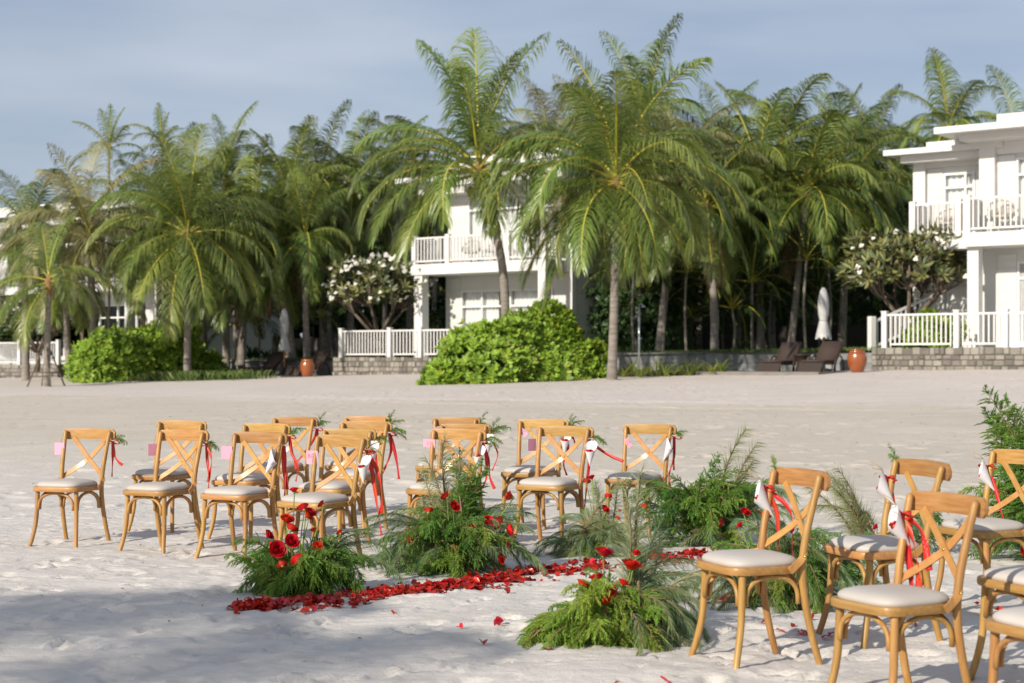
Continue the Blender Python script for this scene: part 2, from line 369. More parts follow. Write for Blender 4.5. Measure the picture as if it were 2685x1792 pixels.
# shared unit shapes
def rounded_cube(name, b, mt):
    g = MB(); h = .5; c = []
    for sx in (-1,1):
        for sy in (-1,1):
            for sz in (-1,1):
                c += [(sx*h, sy*(h-b), sz*(h-b)), (sx*(h-b), sy*h, sz*(h-b)), (sx*(h-b), sy*(h-b), sz*h)]
    idx = lambda sx,sy,sz,k: (((sx>0)*4+(sy>0)*2+(sz>0))*3+k)
    f = []
    for k, (a, b_) in enumerate(((1,2),(0,2),(0,1))):
        for s_ in (-1,1):
            q = []
            for (p1, p2) in ((-1,-1),(1,-1),(1,1),(-1,1)):
                v = [0,0,0]; v[k] = s_; v[a] = p1; v[b_] = p2; q.append(idx(*v, k))
            if (s_ > 0) == (k == 1): q.reverse()
            f.append(tuple(q))
    for k in range(3):                       # edge chamfers
        a, b_ = [i for i in range(3) if i != k]
        for p1 in (-1,1):
            for p2 in (-1,1):
                q = []
                for s_, kk in ((-1,a),(1,a),(1,b_),(-1,b_)):
                    v = [0,0,0]; v[k] = s_; v[a] = p1; v[b_] = p2; q.append(idx(*v, kk))
                f.append(tuple(q))
    for sx in (-1,1):
        for sy in (-1,1):
            for sz in (-1,1): f.append((idx(sx,sy,sz,0), idx(sx,sy,sz,1), idx(sx,sy,sz,2)))
    g.add(c, f); me = g.mesh(name, mt, False)
    import bmesh
    bm = bmesh.new(); bm.from_mesh(me); bmesh.ops.recalc_face_normals(bm, faces=bm.faces); bm.to_mesh(me); bm.free()
    return me
STONE = [rounded_cube('stone', .10, M['stone']), rounded_cube('stone', .16, M['stone'])]
PANEL = rounded_cube('slate_panel', .02, M['panel'])
WPOST = rounded_cube('post', .04, M['white']); WBAL = rounded_cube('baluster', .1, M['white']); WRAIL = rounded_cube('rail', .12, M['white'])
BOARD = rounded_cube('siding_board', .06, M['siding'])
def ubox(name, me, parent, x0, x1, y0, y1, z0, z1, rot=(0,0,0)):
    return obj(name, me, parent, ((x0+x1)/2, (y0+y1)/2, (z0+z1)/2), rot, (x1-x0, y1-y0, z1-z0))

# ------------------------------------------------------------------ terrace walls
def stone_wall(label, tl, tr, off=0.0, seed=1):
    rr = random.Random(seed); x, y = line(tl, off); n = tl-tr
    th = thing('stone_wall', label, 'wall', (x, y, base_z((tl+tr)/2)), R(-TH))
    g = MB(); g.box(0, n, .03, .35, -.3, WALLH-.02); obj('mortar_core', g.mesh('mortar_core', M['mortar'], False), th)
    z = -.06
    while z < WALLH-.05:
        h = rr.uniform(.13, .19); h = min(h, WALLH-z)
        if WALLH-(z+h) < .07: h = WALLH-z
        a = 0
        while a < n-.02:
            w_ = min(rr.uniform(.12, .30), n-a)
            if n-(a+w_) < .09: w_ = n-a
            zj = rr.uniform(-.014,.014); ubox('stone', rr.choice(STONE), th, a+.006, a+w_-.006, rr.uniform(-.03,.02), .2, z+.006+max(zj,-.004), z+h-.006+min(zj,.004)); a += w_
        z += h
    return th
def panel_wall(label, tl, tr, off=0.0, seed=1, w_=.62):
    rr = random.Random(seed); x, y = line(tl, off); n = tl-tr
    th = thing('retaining_wall', label, 'wall', (x, y, base_z((tl+tr)/2)), R(-TH))
    g = MB(); g.box(0, n, .03, .3, -.3, WALLH-.03); obj('mortar_core', g.mesh('mortar_core', M['mortar'], False), th)
    k = max(1, round(n/w_))
    for i in range(k):
        for j in range(2):
            ubox('slate_panel', PANEL, th, i*n/k+.004, (i+1)*n/k-.004, rr.uniform(-.004,.004), .1, -.05+j*.325+.004, .275+j*.325-.004)
stone_wall('grey stone wall under the white fence of the right-hand villa', 0.15, -6.5, 0, 3)
stone_wall('brownish stone wall under the white fence left of the big round shrub', 20.9, 12.5, 0, 4)
stone_wall('pale stone wall at the far left edge behind the staked young palm', 45, 36.5, 0, 5)
panel_wall('low slate panel wall behind the two brown loungers by the right urn', 12.4, .2, .25, 6)
panel_wall('low slate panel wall behind the left pair of loungers', 28.5, 21.0, .25, 7)
def deck(tl, tr, o0, o1):
    g = MB(); x, y = line(tl); g.box(0, tl-tr, o0, o1, -.08, .045)
    o = obj('paved_deck', g.mesh('paved_deck', M['deck'], False), None, (x, y, base_z((tl+tr)/2)-.02), (0,0,R(-TH))); return struct(o)
deck(9.0, .3, -3.0, .2); deck(28, 21.1, -2.4, .2)

# ------------------------------------------------------------------ fences
def fence_run(th, x0, x1, y, z0, posts, ph=1.0, name='fence'):
    for p in posts:
        ps = ubox('post', WPOST, th, p-.075, p+.075, y-.075, y+.075, z0-.1, z0+ph)
        ubox('post_cap', WPOST, th, p-.09, p+.09, y-.09, y+.09, z0+ph, z0+ph+.035)
    ps = sorted(posts)
    for a, b in zip(ps[:-1], ps[1:]):
        a += .075; b -= .075
        ubox('top_rail', WRAIL, th, a, b, y-.035, y+.035, z0+ph-.11, z0+ph-.05)
        ubox('bottom_rail', WRAIL, th, a+.1, b-.1, y-.03, y+.03, z0+.07, z0+.13)
        n = max(2, int((b-a-.2)/.135)); 
        for i in range(n+1):
            xx = a+.1+(b-a-.2)*i/n; ubox('baluster', WBAL, th, xx-.021, xx+.021, y-.018, y+.018, z0+(.02 if i in (0,n) else .12), z0+ph-.10)
def fence(label, ts, off=.15):
    tl = max(ts); x, y = line(tl, off); zb = base_z(sum(ts)/len(ts))+WALLH
    th = thing('white_fence', label, 'fence', (x, y, zb), R(-TH)); fence_run(th, 0, 0, 0, 0, [tl-t for t in ts]); return th
fence('white picket fence on the stone wall of the right-hand villa', [-.19, -2.3, -3.67, -5.7])
fence('white picket fence on the wall left of the big round shrub', [20.6, 18.3, 16.9, 15.4, 13.2])
fence('white picket fence at the far left edge', [44.5, 42, 39.2, 36.6])
# sloping stair rail by the right villa
xs_, ys_ = line(.55, .9); zt = base_z(0)+WALLH
th = thing('stair_railing', 'sloping white stair railing climbing behind the right urn to the villa', 'railing', (xs_, ys_, zt), R(-TH+62))
ubox('post', WPOST, th, -.09, .09, -.09, .09, -.2, .95); ubox('post', WPOST, th, 2.91, 3.07, -.08, .08, .6, 2.0)
for z_ in (.80, .08):
    g = MB(); g.strap([(.09,0,z_), (2.92,0,z_+1.05)], (0,1,0), .07, .06); obj('handrail' if z_ > .5 else 'bottom_rail', g.mesh('handrail', M['white'], False), th)
for i in range(16):
    xx = .2+i*.17; ubox('baluster', WBAL, th, xx-.02, xx+.02, -.018, .018, .08+xx*.37, .80+xx*.37)

# ------------------------------------------------------------------ villas
def vpart(th, name, mt, *b):
    g = MB(); g.box(*b); return obj(name, g.mesh(name, M[mt], False), th)
def window(th, x0, x1, y, z0, z1, mull, trans, cur, side=False):
    """frame standing proud of the wall plane y, pane and curtain behind; side=True lays it on a wall facing +x"""
    g = MB(); fw = .06
    def bx(a0, a1, c0, c1, d0, d1):
        if side: g.box(y-c1, y-c0, a0, a1, d0, d1)
        else: g.box(a0, a1, y+c0, y+c1, d0, d1)
    bx(x0, x0+fw, -.05, .06, z0, z1); bx(x1-fw, x1, -.05, .06, z0, z1); bx(x0+fw, x1-fw, -.048, .058, z1-fw, z1); bx(x0+fw, x1-fw, -.048, .058, z0, z0+fw)
    for k in mull: bx(k-.03, k+.03, -.046, .056, z0+fw, z1-fw)
    if trans: bx(x0+fw, x1-fw, -.042, .052, trans-.03, trans+.03)
    f = obj('window', g.mesh('window', M['frame'], False), th)
    g = MB(); bx(x0+fw, x1-fw, .0, .008, z0+fw, z1-fw); obj('pane', g.mesh('pane', M['glass'], False), f)
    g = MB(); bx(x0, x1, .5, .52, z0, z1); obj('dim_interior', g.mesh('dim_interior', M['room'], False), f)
    if cur:
        for a, b in cur:
            n = int((b-a)/.035); g = MB()
            for i in range(n+1):
                xx = a+(b-a)*i/n; yy = .11+.035*math.sin(i*1.3)+.01*math.sin(i*3.1)
                for zz in (z0+.02, z1-.02): g.v.append((y-yy, xx, zz) if side else (xx, y+yy, zz))
            for i in range(n): g.f.append((2*i, 2*i+2, 2*i+3, 2*i+1)); g.m.append(0)
            obj('curtain', g.mesh('curtain', M['curtain']), f)
def siding(th, x0, x1, y, z0, z1, step=.21):
    z = z0
    while z < z1-.04:
        h = min(step, z1-z)
        obj('siding_board', BOARD, th, ((x0+x1)/2, y, z+h/2), (R(6.5),0,0), (x1-x0, .03, h+.004)); z += step
def siding_side(th, x, y0, y1, z0, z1, step=.21):
    z = z0
    while z < z1-.04:
        h = min(step, z1-z)
        obj('siding_board', BOARD, th, (x, (y0+y1)/2, z+h/2), (R(6.5),0,R(90)), (y1-y0, .03, h+.004)); z += step
def wall_with_hole(th, x0, x1, y0, y1, z0, z1, holes):
    """facade wall slab from x0..x1 with rectangular openings (hx0,hx1,hz0,hz1)"""
    xs = sorted({x0, x1, *[h[0] for h in holes], *[h[1] for h in holes]}); g = MB()
    for a, b in zip(xs[:-1], xs[1:]):
        hs = [h for h in holes if h[0] <= a+1e-6 and h[1] >= b-1e-6]
        if not hs: g.box(a, b, y0, y1, z0, z1)
        else:
            h = hs[0]
            if h[2] > z0: g.box(a, b, y0, y1, z0, h[2])
            if h[3] < z1: g.box(a, b, y0, y1, h[3], z1)
    obj('wall', g.mesh('wall', M['siding'], False), th)
def railing(th, pts, z, ph=.95, posts=None):
    """balcony railing along straight runs; first rail mesh is the part, its pieces sub-parts"""
    g = MB(); p0 = pts[0]
    for a, b in zip(pts[:-1], pts[1:]):
        if a[1] == b[1]: g.box(min(a[0],b[0])+.08, max(a[0],b[0])-.08, a[1]-.035, a[1]+.035, z+ph-.1, z+ph-.045); g.box(min(a[0],b[0])+.08, max(a[0],b[0])-.08, a[1]-.03, a[1]+.03, z+.08, z+.13)
        else: g.box(a[0]-.035, a[0]+.035, min(a[1],b[1])+.08, max(a[1],b[1])-.08, z+ph-.1, z+ph-.045); g.box(a[0]-.03, a[0]+.03, min(a[1],b[1])+.08, max(a[1],b[1])-.08, z+.08, z+.13)
    r = obj('balcony_railing', g.mesh('balcony_railing', M['white'], False), th)
    for (x, y) in pts + (posts or []): ubox('post', WPOST, r, x-.085, x+.085, y-.085, y+.085, z, z+ph+.02)
    for a, b in zip(pts[:-1], pts[1:]):
        L = math.hypot(b[0]-a[0], b[1]-a[1]); n = int(L/.14)
        for i in range(1, n):
            x = a[0]+(b[0]-a[0])*i/n; y = a[1]+(b[1]-a[1])*i/n
            if any(math.hypot(x-q[0], y-q[1]) < .11 for q in (posts or [])): continue
            ubox('baluster', WBAL, r, x-.02, x+.02, y-.02, y+.02, z+.1, z+ph-.08)
def villa(label, P, k=1.0, gl=5.6, zg=1.45):
    th = thing('villa', label, 'villa', (P[0]*k, P[1]*k, -CAMH*(k-1)), R(-TH)); L = gl; th.scale = (k, k, k)
    vpart(th, 'floor_slab', 'slab', -L-.2, .25, -.6, 9, zg-.9, zg)
    vpart(th, 'balcony_slab', 'slab', -L, 0, 0, 1.47, 4.25, 4.6)
    # ground floor
    wall_with_hole(th, -L+.3, 0, 1.5, 1.7, zg, 4.42, [(-L+1.0, -.75, zg+.05, 3.75)])
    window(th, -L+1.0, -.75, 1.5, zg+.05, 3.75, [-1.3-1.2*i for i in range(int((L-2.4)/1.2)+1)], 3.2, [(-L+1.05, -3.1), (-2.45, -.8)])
    vpart(th, 'side_wall', 'siding', -.2, -.003, 1.702, 9, zg-.3, 7.2)
    vpart(th, 'left_wall', 'siding', -L+.303, -L+.5, 1.702, 9, zg-.3, 7.2); vpart(th, 'back_wall', 'siding', -L+.5, -.2, 8.8, 8.997, zg-.3, 7.2)
    for (a, b, c, d) in ((-L+1.25-1.15, -L+1.6-1.15, .06, .4), (-.31, -.02, .02, .31)): vpart(th, 'column', 'white', a, b, c, d, zg, 4.25)
    vpart(th, 'side_beam', 'white', -.02, .12, 1.3, 1.52, zg, 7.3)
    # upper floor
    wall_with_hole(th, -L+.4, 0, 1.503, 1.697, 4.42, 7.3, [(-L+1.3, -.6, 4.65, 6.9)])
    window(th, -L+1.3, -.6, 1.5, 4.65, 6.9, [-1.9-1.35*i for i in range(int((L-3.4)/1.35)+1)], 6.45, [(-L+1.35, -.65)])
    siding(th, -L+.45, -L+1.28, 1.487, 4.6, 7.2); siding(th, -.58, -.03, 1.487, 4.6, 7.2)
    siding(th, -L+.45, -L+.98, 1.487, zg, 4.2); siding(th, -.73, -.03, 1.487, zg, 4.2)
    vpart(th, 'column', 'white', -1.62, -1.42, 1.25, 1.44, 4.6, 7.3)
    siding_side(th, .012, 1.75, 7.5, zg, 7.2)
    window(th, 1.75, 2.05, .05, 4.9, 6.4, [], None, None, True)
    railing(th, [(-L+.1,1.35),(-L+.1,.1),(-.1,.1),(-.1,1.35)], 4.6, posts=[(-L+1.55,.1),(-1.55,.1)]+([(-4.2,.1),(-6.8,.1)] if L > 8 else []))
    # roofs
    vpart(th, 'roof', 'slab', -L+1.55, .75, -.1, 9.6, 7.65, 7.84); vpart(th, 'roof_soffit', 'white', -L+1.75, .5, .2, 9.3, 7.2, 7.647)
    vpart(th, 'parapet', 'slab', -L+2.3, .35, .35, 9, 7.841, 8.12)
    vpart(th, 'roof', 'slab', -L-.95, -L+1.548, .3, 9.5, 7.42, 7.58); vpart(th, 'roof_soffit', 'white', -L-.3, -L+1.7, .75, 9.2, 7.0, 7.418)
    return th
mid_P = (1.06, 52.0)
villa('white villa in the middle with a railed balcony behind the leaning palm', mid_P, 1.06)
villa('white villa at the far left half hidden by palms', (-15.6, 67.0), 1.03, 11.5)
villa('shaded white villa deep behind the left parasol', (-6.9, 78.0), 1.0, 6.0)

RP = (10.9, 44.8)
th = thing('villa', 'white villa at the right edge with stepped flat roofs and two balconies', 'villa', (RP[0]*1.07, RP[1]*1.07, -CAMH*.07), R(-TH)); zg = 1.72; th.scale = (1.07, 1.07, 1.07)
vpart(th, 'floor_slab', 'slab', -.4, 8, -.9, 8, zg-.9, zg)
vpart(th, 'balcony_slab', 'slab', -.12, 1.75, -.02, 1.2, 4.37, 4.72); vpart(th, 'balcony_slab', 'slab', 1.752, 8, -.8, .9, 4.36, 4.725)
wall_with_hole(th, -.35, 1.9, 1.2, 1.4, zg, 7.05, [(.42, 1.32, 4.8, 6.55)])
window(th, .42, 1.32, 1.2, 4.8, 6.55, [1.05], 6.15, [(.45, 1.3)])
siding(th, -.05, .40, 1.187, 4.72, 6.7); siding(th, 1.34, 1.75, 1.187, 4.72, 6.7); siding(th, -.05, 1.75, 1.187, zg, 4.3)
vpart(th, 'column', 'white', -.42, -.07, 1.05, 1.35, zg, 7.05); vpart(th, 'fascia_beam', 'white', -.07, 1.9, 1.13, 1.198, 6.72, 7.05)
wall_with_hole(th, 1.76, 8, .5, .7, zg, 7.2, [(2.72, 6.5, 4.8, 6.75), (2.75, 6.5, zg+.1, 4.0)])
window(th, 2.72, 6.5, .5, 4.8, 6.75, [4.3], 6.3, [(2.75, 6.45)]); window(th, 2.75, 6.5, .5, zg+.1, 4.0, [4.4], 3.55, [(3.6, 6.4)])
siding(th, 2.2, 2.70, .487, 4.73, 6.85); siding(th, 2.2, 2.73, .487, zg, 4.2)
vpart(th, 'column', 'white', 1.78, 2.2, .28, .498, 4.73, 7.2); vpart(th, 'column', 'white', 1.80, 2.1, -.6, -.3, zg, 4.36)
vpart(th, 'fascia_beam', 'white', 2.2, 8, .42, .499, 6.87, 7.2)
vpart(th, 'side_wall', 'siding', -.345, -.1, 1.402, 8, zg-.3, 7.0); vpart(th, 'back_wall', 'siding', -.1, 8, 7.8, 8, zg-.3, 7.1)
railing(th, [(0,1.1),(0,.08),(1.72,.08)], 4.72, .97, [(1.3,.08)]); railing(th, [(1.86,.4),(1.86,-.7),(7,-.7)], 4.725, .97, [(3.5,-.7),(5.2,-.7)])
vpart(th, 'roof', 'slab', -.95, 2.4, .25, 8, 7.05, 7.2); vpart(th, 'roof_soffit', 'white', -.6, 2.3, .6, 7.9, 6.86, 7.048)
vpart(th, 'parapet', 'slab', .2, 2.4, .5, 8, 7.201, 7.36)
vpart(th, 'roof', 'slab', 1.0, 9, -.9, 8.4, 7.37, 7.54); vpart(th, 'roof_soffit', 'white', 1.5, 8.8, -.4, 8, 7.2, 7.368)
vpart(th, 'parapet', 'slab', 2.5, 9, -.35, 8, 7.541, 7.82)
# boundary wall deep in the grove
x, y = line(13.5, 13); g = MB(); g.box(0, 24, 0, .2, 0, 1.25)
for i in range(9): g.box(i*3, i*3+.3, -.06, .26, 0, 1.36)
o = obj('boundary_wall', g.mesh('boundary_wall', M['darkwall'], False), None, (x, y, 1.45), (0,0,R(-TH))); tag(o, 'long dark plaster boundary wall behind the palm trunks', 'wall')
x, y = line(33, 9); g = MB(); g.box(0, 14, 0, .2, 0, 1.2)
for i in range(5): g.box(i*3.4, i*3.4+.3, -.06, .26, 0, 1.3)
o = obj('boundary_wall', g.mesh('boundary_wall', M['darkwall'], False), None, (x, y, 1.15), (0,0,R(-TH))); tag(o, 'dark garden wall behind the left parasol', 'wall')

# ================================================================== VEGETATION
G = Vector((0,0,-1))
def bent_path(pitch, L, droop, n, powr=1.5, sway=0.0):
    p = Vector((0,0,0)); pts = [p.copy()]; 
    for i in range(n):
        s = (i+.5)/n; a = R(pitch-droop*s**powr); b = sway*s*s
        p = p + Vector((math.cos(a)*math.cos(b), math.cos(a)*math.sin(b), math.sin(a)))*(L/n); pts.append(p.copy())
    return pts
def frond_mesh(name, pitch, L, droop, seed, mats, pairs=58, lw=.048, ll=.95, ragged=.0, start=.13):
    rr = random.Random(seed); g = MB(); n = 16; pts = bent_path(pitch, L, droop, n, 1.35, rr.uniform(-.4,.4))
    g.cur = 1; g.tube(pts, [.040*(1-i/n)**.8*(L/4)+.006 for i in range(n+1)], 4, False); g.cur = 0
    def at(s):
        f = s*n; i = min(int(f), n-1); return pts[i].lerp(pts[i+1], f-i), (pts[i+1]-pts[i]).normalized()
    for k in range(pairs):
        s = start+(1-start)*(k/(pairs-1))
        for sd in (-1, 1):
            if rr.random() < ragged: continue
            P, T = at(min(s+rr.uniform(-.004,.004), .999)); side = Vector((-T.y*0, 1, 0)); side = (side-T*side.dot(T)).normalized()*sd
            N = T.cross(side)*(-sd) if sd > 0 else T.cross(side); N = N if N.z > 0 or abs(N.z) < .05 else -N
            ln = ll*(L/4)*(math.sin(math.pi*min(1, .16+.80*s))**.7)*rr.uniform(.85,1.1)
            a = R(22+38*s+rr.uniform(-8,8)); d0 = (side*math.cos(a)+T*math.sin(a)+N*.28).normalized()
            gr = rr.uniform(.8,1.5); dirs = [d0, (d0+G*.55*gr).normalized(), (d0+G*1.5*gr).normalized()]
            q = P.copy(); vs_ = []; ws = [.5, 1.0, .75]; wv0 = None
            for j in range(3):
                wv = T-dirs[j]*T.dot(dirs[j])
                if wv.length < .1: wv = N
                wv = (wv.normalized()+N*.25*sd).normalized()*lw*(L/4)*.5*ws[j]; vs_ += [q+wv, q-wv]; q = q+dirs[j]*ln*(.28,.36,.36)[j]
            vs_.append(q); g.add(vs_, [(0,1,3,2),(2,3,5,4),(4,5,6)])
    return g.mesh(name, mats)
PITCH = [84, 68, 52, 36, 18, 0, -22, -46]; DROOP = [34, 66, 100, 116, 110, 88, 60, 38]
FR = {}
for kind, mats_ in (('green', [M['frond'], M['rachis']]), ('old', [M['frond_old'], M['rachis']])):
    for i in range(8):
        for v in range(2):
            if kind == 'green': FR[kind,i,v] = frond_mesh('palm_frond', PITCH[i], 4.0, DROOP[i]*(.9 if v else 1.15), 40+i*3+v, mats_, 74, .039, 1.34, .03+.07*v)
            else:
                me = FR['green',i,v].copy(); me.materials[0] = M['frond_old']; FR[kind,i,v] = me
for v in range(2):
    me = FR['green',7,v].copy(); me.materials[0] = M['dead']; me.materials[1] = M['fibre']; FR['dead',7,v] = me
AR = [frond_mesh('areca_frond', p, 1.0, dr, 90+i, [M['areca'], M['rachis']], 26, .07, 1.1, 0, .2) for i, (p, dr) in enumerate(((85,25),(60,60),(38,85),(12,80)))]
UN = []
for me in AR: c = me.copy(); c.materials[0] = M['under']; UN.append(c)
NUT = MB(); NUT.lathe([(.001,-.13),(.06,-.12),(.105,-.05),(.11,.02),(.075,.10),(.001,.13)], 9); NUT = NUT.mesh('coconut', M['coconut'])
FIB = MB(); FIB.lathe([(.16,-.55),(.22,-.2),(.25,.1),(.17,.35),(.06,.6)], 10); FIB = FIB.mesh('crown_fibre', M['fibre'])
def trunk_mesh(pts, r0, r1, flare=1.5, rings=True):
    V = [Vector(p) for p in pts]; out_ = []; rad = []; n = 40
    for i in range(n+1):
        f = i/n*(len(V)-1); k = min(int(f), len(V)-2); s = f-k
        a = V[max(k-1,0)]; b = V[k]; c = V[k+1]; d = V[min(k+2, len(V)-1)]
        p = .5*((2*b)+(c-a)*s+(2*a-5*b+4*c-d)*s*s+(3*b-a-3*c+d)*s**3); out_.append(p)
        e = i/n; r = r0+(r1-r0)*e; r *= 1+(flare-1)*math.exp(-e*14)
        if rings: r *= 1+.035*(1 if i % 2 else -1)
        rad.append(r)
    g = MB(); g.tube(out_, rad, 10); return g.mesh('trunk', M['trunk'])
def palm(name, label, base, crown, L=4.0, n=24, seed=0, kind='green', r=.15, mids=(), fr=None, nuts=0, group=None, fan=(84,-48)):
    rr = random.Random(seed); b = Vector(base); c = Vector(crown)-b
    th = thing(name, label, 'palm tree', base, 0, group)
    obj('trunk', trunk_mesh([(0,0,-.15)] + [tuple(Vector(m_)-b) for m_ in mids] + [tuple(c)], r*1.15, r*.82), th)
    obj('crown_fibre', FIB, th, tuple(c), (0,0,rr.uniform(0,6)), (r/.17,)*3)
    lst = fr or []
    az0 = rr.uniform(0, 360)
    for i in range(n):
        f = i/(n-1); lst = lst + [(az0+i*137.5+rr.uniform(-14,14), fan[0]+(fan[1]-fan[0])*f**1.05+rr.uniform(-7,7), rr.uniform(.82,1.08)*(1-.12*f))]
    for az, pt, s in lst:
        k = min(range(8), key=lambda j: abs(PITCH[j]-pt))
        obj('frond', FR[kind,k,rr.randint(0,1)], th, tuple(c+Vector((0,0,.1+.002*pt))), (R(rr.uniform(-6,6)), R(max(-12,min(12,PITCH[k]-pt))), R(az)), (L/4*s,)*3)
    for i in range(rr.choice((1,2,2,3)) if group else 0):
        obj('dead_frond', FR['dead',7,rr.randint(0,1)], th, tuple(c-Vector((0,0,.15))), (R(rr.uniform(-10,10)), R(rr.uniform(5,26)), R(rr.uniform(0,360))), (L/4*rr.uniform(.55,.8),)*3)
    for i in range(nuts):
        a = i*1.1+seed; obj('coconut', NUT, th, (c.x+.26*math.cos(a), c.y+.26*math.sin(a), c.z-.25-.16*(i%3)), (.3*math.cos(i),.4,i))
    return th
def ground(x, y):
    q, t = qt(x, y); return base_z(min(max(t,-10),45))+WALLH-.05 if q > .15 else gz(x, y)
def palm_px(label, cu, cv, d, bu, **kw):             # crown and foot columns in full-view pixels
    x, z = px(cu*K, d), pz(cv*K, d); bx = px(bu*K, d); return palm('coconut_palm', label, (bx, d, ground(bx, d)), (x, d+kw.pop('lean', 0), z), **kw)
# --- the palms on the beach edge
d = 44.6
palm('coconut_palm', 'tall coconut palm on bare sand with a straight grey trunk right of the big shrub',
     (px(1403*K,d), d, ground(px(1403*K,d),d)), (px(1415*K,d), d+.2, pz(428*K,d)), 4.1, 22, 3, 'green', .108,
     [(px(1410*K,d), d, pz(650*K,d)), (px(1411*K,d), d+.1, pz(500*K,d))],
     [(-12,24,1.0),(-42,6,.95),(-62,-18,.9),(186,30,1.05),(205,8,.95),(222,-8,.9),(268,66,.95),(20,40,1.0),(160,50,1.0),(-80,-30,.75)], 7)
d = 47.2
palm('coconut_palm', 'coconut palm leaning out of the big round shrub before the middle villa',
     (px(1163*K,d), d, ground(px(1163*K,d),d)), (px(1098*K,d), d+.3, pz(402*K,d)), 4.1, 13, 8, 'green', .12,
     [(px(1157*K,d), d, pz(660*K,d)), (px(1140*K,d), d+.1, pz(545*K,d)), (px(1117*K,d), d+.2, pz(470*K,d))],
     [(182,34,1.05),(196,14,1.1),(208,2,1.05),(222,-14,1.0),(170,50,1.0),(-10,36,.9),(-40,12,.85),(100,84,1.1),(30,80,1.1),(150,80,1.05),(280,-12,.75)], 3, fan=(84,-20))
d = 57.0
palm('coconut_palm', 'low coconut palm with wide drooping fronds above the left shrub',
     (px(430*K,d), d, ground(px(430*K,d),d)), (px(430*K,d), d, pz(548*K,d)), 4.1, 20, 21, 'green', .12, [],
     [(178,34,1.0),(196,14,1.0),(222,-6,.95),(245,-20,.95),(268,-34,1.0),(292,-18,.95),(318,-4,1.0),(340,14,1.05),(2,34,1.05),(30,56,1),(150,56,1),(90,80,1.1),(268,62,.9)], 8)
d = 53.0
bx = px(106*K,d)
stk = palm('young_coconut_palm', 'young coconut palm propped by brown stakes at the left edge',
     (bx, d, ground(bx,d)), (px(112*K,d), d, pz(655*K,d)), 2.7, 5, 31, 'green', .10, [], [(185,20,1.0),(215,-10,.95),(250,-30,.95),(-30,10,.9),(0,40,.9),(120,75,1.1)], 0, fan=(84,-20))
g = MB()
for a in range(4):
    an = a*math.pi/2+.5; g.tube([(.62*math.cos(an), .62*math.sin(an), -.05), (.08*math.cos(an), .08*math.sin(an), 1.3)], .028, 6)
obj('support_stakes', g.mesh('support_stakes', M['bark']), stk)
g = MB()
for a in range(4):
    a0 = a*math.pi/2+.5; a1 = a0+math.pi/2; g.tube([(.44*math.cos(a0), .44*math.sin(a0), .45), (.44*math.cos(a1), .44*math.sin(a1), .47)], .022, 5)
obj('stake_crossbar', g.mesh('stake_crossbar', M['bark']), stk)
palm_px('ragged coconut palm behind the staked young palm before the left villa', 205, 560, 60, 222, L=3.9, n=24, seed=41, kind='old', r=.14, fr=[(170,50,1),(185,25,1),(150,70,1),(-5,30,.9),(230,0,.9)])
# --- the grove behind: (crown col,row, distance, foot col, L, seed, kind, label)
GROVE = [
 (395,400,66,400,4.0,51,'green','palm rising just behind the low left palm'),
 (520,375,68,545,4.3,52,'green','tall palm left of the two dark trunks by the left parasol'),
 (585,470,62,552,3.9,53,'green','palm leaning right above the left loungers'),
 (665,430,63,660,4.2,54,'green','palm directly above the left parasol'),
 (730,385,67,745,4.4,55,'green','tall yellowish palm above the white-flowered tree'),
 (640,560,61,672,3.3,56,'green','lower shaded palm beside the left parasol'),
 (790,450,70,752,4.2,57,'green','dark palm behind the white-flowered tree'),
 (890,380,72,880,4.2,58,'green','palm showing over the left end of the middle villa roof'),
 (1000,420,76,990,4.0,59,'green','shadowed palm behind the middle villa'),
 (1262,300,64,1250,4.2,60,'old','palm with pale drooping fronds right of the leaning palm'),
 (1350,330,58,1390,4.4,61,'old','ragged palm directly behind the tall straight palm'),
 (1478,255,56,1463,4.6,62,'green','tallest palm whose upright fronds reach the top of the picture'),
 (1560,360,54,1510,4.2,63,'old','weathered palm at the right shoulder of the tall straight palm'),
 (1640,330,60,1600,4.3,64,'green','palm with long fronds right of the tallest palm'),
 (1700,430,57,1690,4.0,65,'green','palm with hanging fronds above the spiky bed plants'),
 (1795,290,60,1768,4.5,66,'green','palm on a slanting trunk left of the right parasol'),
 (1850,400,55,1812,4.4,67,'green','palm whose fronds droop over the right parasol'),
 (1930,330,62,1862,4.3,68,'green','palm with a bent trunk above the right loungers'),
 (2000,310,70,1960,4.0,69,'green','distant palm left of the right villa roof'),
 (2175,255,66,2160,4.2,70,'green','upright palm rising over the right villa roof'),
 (2335,290,64,2330,3.9,71,'green','palm behind the right villa at the picture edge'),
 (2075,350,74,2070,3.9,72,'green','small distant palm beside the right villa roof'),
 (70,500,63,60,4.2,84,'green','palm before the left villa at the picture edge'),
 (150,600,61,160,3.4,85,'green','short palm between the staked palm and the left villa'),
 (1160,330,80,1160,3.9,73,'green','distant palm behind the middle villa roof'),
 (460,470,64,470,4.2,74,'green','palm filling the gap right of the low left palm'),
 (530,560,62,520,3.6,75,'green','short palm beside the left loungers'),
 (330,450,68,330,4.0,76,'green','palm behind the left villa roof corner'),
 (700,500,60.5,705,3.8,77,'green','palm leaning over the left urn'),
 (810,380,66,800,4.4,78,'green','broad palm above the frangipani'),
 (950,330,68,940,4.2,79,'green','palm over the left end of the middle villa'),
 (1620,430,52,1640,4.0,80,'green','broad palm beside the outdoor shower'),
 (1740,360,56,1745,4.3,81,'green','broad palm in the middle of the grove'),
 (1950,400,57,1930,4.2,82,'green','palm between the parasol and the right villa'),
 (1420,300,62,1430,4.2,83,'old','pale palm behind the tall straight palm'),
]
